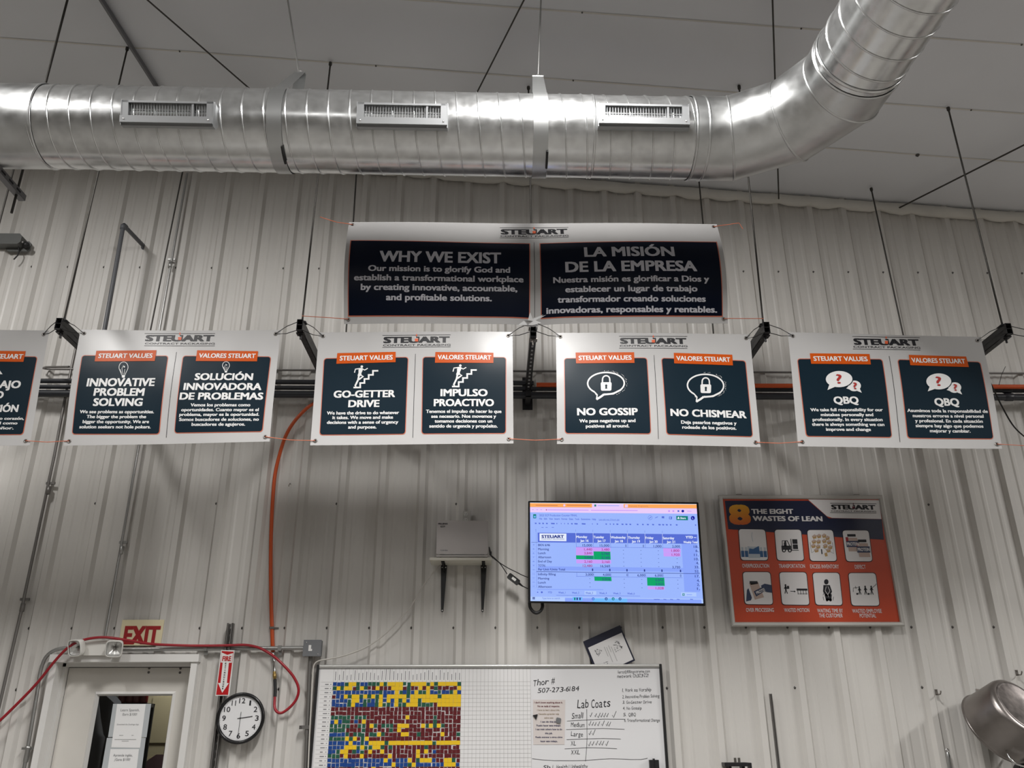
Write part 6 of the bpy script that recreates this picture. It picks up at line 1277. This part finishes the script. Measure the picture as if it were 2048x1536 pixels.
mb = MB(); psh.text(mb, 'THE EIGHT', 1502.6, 1586.3, 1023, 9.6, 2.2, 0, 0.045); psh.text(mb, 'WASTES OF LEAN', 1505.2, 1644.6, 1037.4, 9.8, 2.2, 0, 0.045, 0.8)
for t, x0, x1, y, dy in (('OVERPRODUCTION', 1484.2, 1538, 1131.7, 0), ('TRANSPORTATION', 1557.5, 1609.6, 1132.2, 0), ('EXCESS INVENTORY', 1620, 1677.4, 1133, 0.3), ('DEFECT', 1709.3, 1730.9, 1133.7, 0), ('OVER PROCESSING', 1491.9, 1547.5, 1220, 0), ('WASTED MOTION', 1568, 1618.2, 1220.3, 0), ('WAITING TIME BY', 1634.2, 1685.3, 1221.4, 0), ('THE CUSTOMER', 1637.7, 1685, 1231.1, 0), ('WASTED EMPLOYEE', 1704.2, 1763, 1222, 0), ('POTENTIAL', 1719, 1751.8, 1231.4, 0)): psh.text(mb, t, x0, x1, y, 7.6, 2.2, 0, 0.012, dy)
mb.build('lettering', 'poster_white', ip)
CARDS = [[(1476.9, 1058.4), (1529.8, 1059.3), (1535.8, 1120.7), (1482, 1120.3)], [(1548.9, 1059.6), (1601.4, 1059.6), (1607.8, 1121.2), (1554.4, 1120.9)], [(1614, 1060.2), (1665.2, 1060.2), (1673.3, 1122.2), (1620.4, 1121.8)], [(1684.4, 1061.1), (1736.7, 1061.1), (1744.5, 1122.7), (1692.6, 1122.7)],
         [(1485.5, 1144.5), (1539.8, 1144.5), (1545.6, 1209), (1490, 1208.3)], [(1558.4, 1144.9), (1612.1, 1144.9), (1618.5, 1210), (1564.4, 1209.2)], [(1625, 1145.9), (1677.8, 1145.9), (1684.7, 1210.6), (1631.3, 1209.7)], [(1696.6, 1146.4), (1750.4, 1146.4), (1758.6, 1211.5), (1703.3, 1211.1)]]
for nm, c_ in (('card_blue', (0.03, 0.10, 0.24)), ('card_pale', (0.45, 0.50, 0.55)), ('card_tan', (0.42, 0.27, 0.11)), ('card_skin', (0.48, 0.36, 0.31)), ('card_red', (0.30, 0.02, 0.03)), ('card_slate', (0.03, 0.045, 0.10))): M[nm] = new_mat(nm, c_, 0.4)
CM = ['poster_white', 'ink_black', 'card_blue', 'card_pale', 'card_tan', 'card_skin', 'card_red', 'card_slate', 'ink_line']
for k, q in enumerate(CARDS):
    mb = MB(); cx = sum(p[0] for p in q)/4; cy = sum(p[1] for p in q)/4
    psh.rrect(mb, [(p[0]+(1.3 if p[0] > cx else -1.3), p[1]+(1.3 if p[1] > cy else -1.3)) for p in q], 7, 2.0, 1); psh.rrect(mb, q, 6.5, 2.7, 0)
    def m(u, v, q=q): return tuple((q[0][i]*(1-u)+q[1][i]*u)*(1-v)+(q[3][i]*(1-u)+q[2][i]*u)*v for i in (0, 1))
    def pg(pts, mi, L=3.6): psh.poly(mb, [m(*p) for p in pts], L, mi)
    def rc(u0, v0, u1, v1, mi, L=3.6): pg([(u0, v0), (u1, v0), (u1, v1), (u0, v1)], mi, L)
    def el(u, v, r, mi, L=3.6, ry=None): psh.ell(mb, *m(u, v), r*53, (ry or r)*62, L, mi, 18)
    def ln(pts, w, mi, L=3.6): psh.stroke(mb, [m(*p) for p in pts], w, L, mi)
    def man(u, v, h, mi=1):
        el(u, v-h*0.88, h*0.11, mi); ln([(u, v-h*0.78), (u, v-h*0.42)], h*11, mi); ln([(u, v-h*0.45), (u-h*0.16, v)], h*5.5, mi); ln([(u, v-h*0.45), (u+h*0.16, v)], h*5.5, mi); ln([(u, v-h*0.74), (u+h*0.22, v-h*0.5)], h*5, mi); ln([(u, v-h*0.74), (u-h*0.2, v-h*0.5)], h*5, mi)
    if k == 0:
        for u0 in (0.02, 0.16, 0.72, 0.86): rc(u0, 0.70, u0+0.12, 0.90, 2, 3.2); rc(u0+0.02, 0.58, u0+0.10, 0.70, 3, 3.2)
        rc(0.28, 0.55, 0.72, 0.93, 3); pg([(0.34, 0.62), (0.48, 0.64), (0.70, 0.54), (0.72, 0.80), (0.30, 0.80)], 2, 4.4); rc(0.34, 0.40, 0.66, 0.56, 0, 3.8); ln([(0.50, 0.40), (0.47, 0.22), (0.50, 0.10)], 1.2, 3); rc(0.28, 0.80, 0.72, 0.86, 3, 4.6)
    elif k == 1:
        rc(0.20, 0.52, 0.56, 0.66, 1); ln([(0.24, 0.52), (0.25, 0.36), (0.44, 0.36), (0.52, 0.54)], 1.6, 1); rc(0.30, 0.42, 0.40, 0.54, 1); el(0.36, 0.40, 0.035, 1); el(0.28, 0.68, 0.075, 1, 4.2, 0.06); el(0.28, 0.68, 0.03, 0, 5); el(0.50, 0.68, 0.075, 1, 4.2, 0.06); el(0.50, 0.68, 0.03, 0, 5); ln([(0.58, 0.30), (0.58, 0.66)], 1.5, 1); rc(0.63, 0.31, 0.82, 0.46, 1); rc(0.63, 0.48, 0.82, 0.63, 1); ln([(0.56, 0.67), (0.84, 0.67)], 1.2, 1)
    elif k == 2:
        for (u, v) in ((.24, .20), (.42, .18), (.62, .17), (.74, .24), (.2, .36), (.38, .36), (.60, .34), (.78, .38), (.16, .50), (.34, .52), (.62, .50), (.80, .54), (.26, .64), (.72, .64)):
            pg([(u-.08, v), (u+.02, v-.06), (u+.10, v-.02), (u+.08, v+.07), (u-.04, v+.09)], 4); pg([(u-.08, v), (u+.02, v-.06), (u+.10, v-.02), (u, v+.03)], 5, 4.2)
        ln([(.06, .40), (.08, .74), (.44, .56)], 1.0, 8, 3.4); ln([(.52, .56), (.92, .76), (.92, .40)], 1.0, 8, 3.4); ln([(.47, .62), (.47, .78)], 2.2, 1); pg([(.56, .76), (.66, .72), (.68, .84), (.58, .86)], 4)
    elif k == 3:
        for u, v in ((.10, .12), (.48, .30)):
            rc(u+.06, v, u+.38, v+.08, 1, 4.0 if u < .3 else 5.2); pg([(u+.02, v+.12), (u+.42, v+.12), (u+.46, v+.56), (u+.04, v+.56)], 5, 3.4 if u < .3 else 4.6); rc(u-.02, v+.22, u+.48, v+.42, 7, 3.9 if u < .3 else 5.1); pg([(u-.02, v+.10), (u+.08, v+.10), (u+.08, v+.22), (u-.02, v+.24)], 6, 4.2)
            a_, b_ = m(u, v+.32), m(u+.46, v+.32); psh.text(mb, 'PROTEIN', a_[0], b_[0], a_[1], 6.4, 4.6 if u < .3 else 5.9, 0, 0.03)
    elif k == 4:
        pg([(.20, .34), (.52, .30), (.70, .78), (.36, .86)], 5); pg([(.24, .32), (.50, .28), (.53, .36), (.25, .40)], 5); rc(.22, .28, .50, .36, 1, 4.2); pg([(.34, .60), (.72, .44), (.80, .56), (.42, .76)], 7, 4.4); a_, b_ = m(.43, .66), m(.74, .53); psh.text(mb, 'PROTEI', a_[0], b_[0], (a_[1]+b_[1])/2, 6, 5.2, 0, 0.03, -7.5)
        pg([(.62, .42), (.76, .36), (1.0, .40), (1.0, .64), (.82, .62), (.70, .58)], 7, 4.8); pg([(.10, .56), (.16, .50), (.26, .80), (.22, .88), (.04, .92)], 7, 3.8)
    elif k == 5:
        man(.18, .66, .30); rc(.23, .42, .31, .51, 1); ln([(.34, .58), (.50, .59)], 1.2, 1); pg([(.48, .56), (.54, .59), (.48, .62)], 1); rc(.58, .50, .98, .56, 1)
        for u in (.62, .72, .82, .92): ln([(u, .56), (u, .68)], 1.0, 1); 
        ln([(.60, .66), (.98, .66)], 0.8, 1)
    elif k == 6:
        el(.48, .28, .085, 1); pg([(.36, .38), (.60, .38), (.66, .58), (.56, .72), (.40, .72), (.32, .58)], 1); ln([(.46, .42), (.40, .56), (.50, .70)], 0.8, 0, 4.4); ln([(.52, .42), (.58, .56), (.50, .66)], 0.8, 0, 4.4); ln([(.42, .66), (.46, .86)], 6.0, 1); ln([(.58, .66), (.54, .86)], 6.0, 1); el(.44, .84, .05, 1); el(.57, .84, .05, 1)
        ln([(.30, .70), (.36, .62)], 0.8, 1); ln([(.32, .86), (.30, .74)], 0.8, 1); ln([(.66, .86), (.70, .74)], 0.8, 1)
    else:
        man(.34, .66, .26); man(.56, .66, .28); man(.78, .66, .28); ln([(.10, .58), (.12, .46), (.30, .44)], 0.9, 1); ln([(.20, .40), (.22, .48)], 0.9, 1); el(.24, .64, .035, 1); el(.66, .64, .035, 1); ln([(.80, .46), (.96, .36), (.98, .32)], 1.0, 1)
    mb.build('picture_card', CM, ip)
mb = MB()
vs = []
for inset, y in ((0.0, PY+0.020), (0.0, PY-0.010), (0.008, PY-0.016), (fw-0.006, PY-0.014), (fw, PY-0.002)): vs += [(px0+inset, y, pz1-inset), (px1-inset, y, pz1-inset), (px1-inset, y, pz0+inset), (px0+inset, y, pz0+inset)]
mb.add(vs, [(r*4+k, r*4+(k+1) % 4, (r+1)*4+(k+1) % 4, (r+1)*4+k) for r in range(4) for k in range(4)]); mb.build('frame', 'alu_dull', s)
mb = MB()
for px in (1477, 1712): p = W(px, 988, -0.04); mb.box((p.x-0.02, -0.055, pz1-0.004), (p.x+0.02, -0.034, pz1+0.012))
mb.build('hanger', 'zinc', s)

# ---------------------------------------------------------------- pot, hooks and tools on the wall
def hook(px, py, lab):
    p = W(px, py, -0.034); s_ = MB(); s_.box((p.x-0.009, -0.038, p.z-0.012), (p.x+0.009, -0.032, p.z+0.028)); s_.lathe([(0, 0.004), (0.003, 0.003)], (p.x, -0.038, p.z+0.018), (0, -1, 0), 8)
    s_.tube([(p.x+0.004, -0.036, p.z), (p.x+0.005, -0.055, p.z-0.008), (p.x+0.006, -0.075, p.z-0.006), (p.x+0.006, -0.088, p.z+0.008), (p.x+0.006, -0.088, p.z+0.016)], 0.0045, 8)
    tag(s_.build('wall_hook', 'zinc'), lab, 'hook', 'hooks on the wall')
hook(1873, 1387, 'small metal hook on the wall above the hanging chrome tool'); hook(1956, 1386, 'small metal hook on the wall touching the edge of the pot'); hook(2034, 1348, 'small metal hook on the wall above the pot base')
ax = Vector(POTAX).normalized(); rc_ = W(1993, 1456, -0.20); R1 = 0.245; R2 = 0.215; H = 0.26
s = thing('cooking_pot', 'large stainless steel cooking pot hanging on the wall with its base to the room', 'pot', rc_-Vector((0, 0, R1)))
mb = MB(); mb.lathe([(0.012, R1-0.004), (0.0, R1+0.010), (-0.004, R1+0.006), (0.004, R1+0.001), (0.02, R1-0.001), (H-0.035, R2+0.004), (H-0.012, R2-0.006), (H-0.002, R2-0.020), (H, R2-0.032)], rc_, ax, 72); mb.lathe([(0.012, R1-0.004), (H-0.03, R2-0.004), (H-0.008, R2-0.03), (H-0.008, 0)], rc_, ax, 72); mb.build('body', 'pot', s)
mb = MB(); mb.lathe([(H, R2-0.032), (H+0.004, R2-0.034), (H+0.004, R2-0.05), (H+0.001, R2-0.054), (H+0.001, 0)], rc_, ax, 72); mb.build('base', 'pot_base', s)
u = ax.cross(Vector((0, 0, 1))).normalized(); w = u.cross(ax).normalized()
for dirn in (HDL, ):
    dv = (u*dirn[0]+w*dirn[1]).normalized(); tv = ax.cross(dv).normalized(); b0 = rc_+ax*0.055
    pts = [b0+dv*(R1-0.003)+tv*0.085, b0+dv*(R1+0.03)+tv*0.082, b0+dv*(R1+0.055)+tv*0.06, b0+dv*(R1+0.062)+tv*0.02, b0+dv*(R1+0.062)-tv*0.02, b0+dv*(R1+0.055)-tv*0.06, b0+dv*(R1+0.03)-tv*0.082, b0+dv*(R1-0.003)-tv*0.085]
    mb = MB(); mb.tube(smooth(pts, 4), 0.006, 8); mb.build('handle', 'chrome', s)
p = W(2030, 1530, -0.16); mb = MB(); mb.lathe([(0, 0.05), (0.01, 0.075), (0.10, 0.085), (0.105, 0.09), (0.112, 0.085), (0.105, 0.075), (0.02, 0.06), (0.02, 0)], (p.x+0.06, -0.13, p.z-0.06), (0.1, -0.9, 0.3), 28); mb.tube([(p.x+0.06, -0.13, p.z+0.02), (p.x+0.05, -0.06, p.z+0.05), (p.x+0.05, -0.036, p.z+0.055)], 0.008, 8)
tag(mb.build('black_pan', 'black'), 'small black pan hanging just below the steel pot', 'pan')
a, c = W(1894.5, 1500, -0.055), W(1903, 1560, -0.055); s = thing('hanging_tool', 'chrome handled tool hanging on the wall below a hook near the pot', 'tool', c)
mb = MB(); mb.tube([(a.x+k*0.0, -0.055, a.z) if False else (a.x+0.010*math.cos(t), -0.055, a.z-0.004+0.012*math.sin(t)) for t in [i*math.pi/6 for i in range(12)]], 0.004, 6, 0, True, True); mb.build('ring', 'chrome', s)
mb = MB(); d = (c-a).normalized(); mb.tube([a+d*0.014, a+d*0.035, a+d*0.06, a+d*0.25], [0.009, 0.014, 0.012, 0.018], 10); mb.build('handle', 'galv_dull', s)
a, c = W(1541, 1387.5, -0.045), W(1561, 1550, -0.045); mb = MB(); mb.box((a.x-0.009, -0.050, c.z), (a.x-0.006, -0.034, a.z)); mb.box((a.x+0.006, -0.050, c.z), (a.x+0.009, -0.034, a.z)); mb.box((a.x-0.009, -0.037, c.z), (a.x+0.009, -0.034, a.z)); tag(mb.build('thin_channel', 'emt_dark'), 'thin upright metal channel on the wall between the poster and the pot, low in view', 'channel')
a, c = W(1448, 1529, -0.10), W(1504, 1529, -0.10); s = thing('wall_rack', 'dark wall rack with two chrome stubs low on the wall below the poster', 'rack', (a.x, -0.10, a.z-0.08))
mb = MB(); mb.box((a.x, -0.12, a.z-0.012), (c.x-0.03, -0.035, a.z+0.012)); mb.box((a.x+0.03, -0.10, a.z-0.10), (a.x+0.05, -0.035, a.z)); mb.box((c.x-0.07, -0.10, a.z-0.10), (c.x-0.05, -0.035, a.z)); mb.box((c.x-0.02, -0.11, a.z-0.04), (c.x-0.005, -0.05, a.z+0.01)); mb.build('bar', 'strut', s)
for px in (1471, 1479): p = W(px, 1529, -0.09); mb = MB(); mb.tube([(p.x, -0.09, p.z), (p.x, -0.09, p.z+0.042)], 0.010, 12); mb.build('stub', 'chrome', s)
wire(smooth([W(1968, 740, -0.95), W(1979, 762, -0.9), W(1990, 785, -0.85), W(2005, 815, -0.8), W(2022, 845, -0.75), W(2037, 863, -0.7), W(2060, 882, -0.66)]), 0.0055, 'wire', 'black_cable', 'black cable drooping beyond the end of the QBQ banner', 'cable', None)
wire([W(1998, 770, -0.206), W(2003, 750, -0.208), W(2011, 733, -0.21)], 0.0022, 'wire', 'cable_tie', 'loose tail of a cable tie standing on the orange pipe', 'tie', None)
# small hook on the bare wall beside the orange tube
p = W(579, 970, -0.02); mb = MB(); mb.tube([(p.x+0.004, -0.0, p.z+0.012), (p.x+0.004, -0.03, p.z+0.01), (p.x-0.002, -0.034, p.z-0.006), (p.x-0.004, -0.026, p.z-0.012)], 0.0035, 6); tag(mb.build('cable_hook', 'zinc'), 'tiny hook on the wall beside the orange tube under the banners', 'hook')
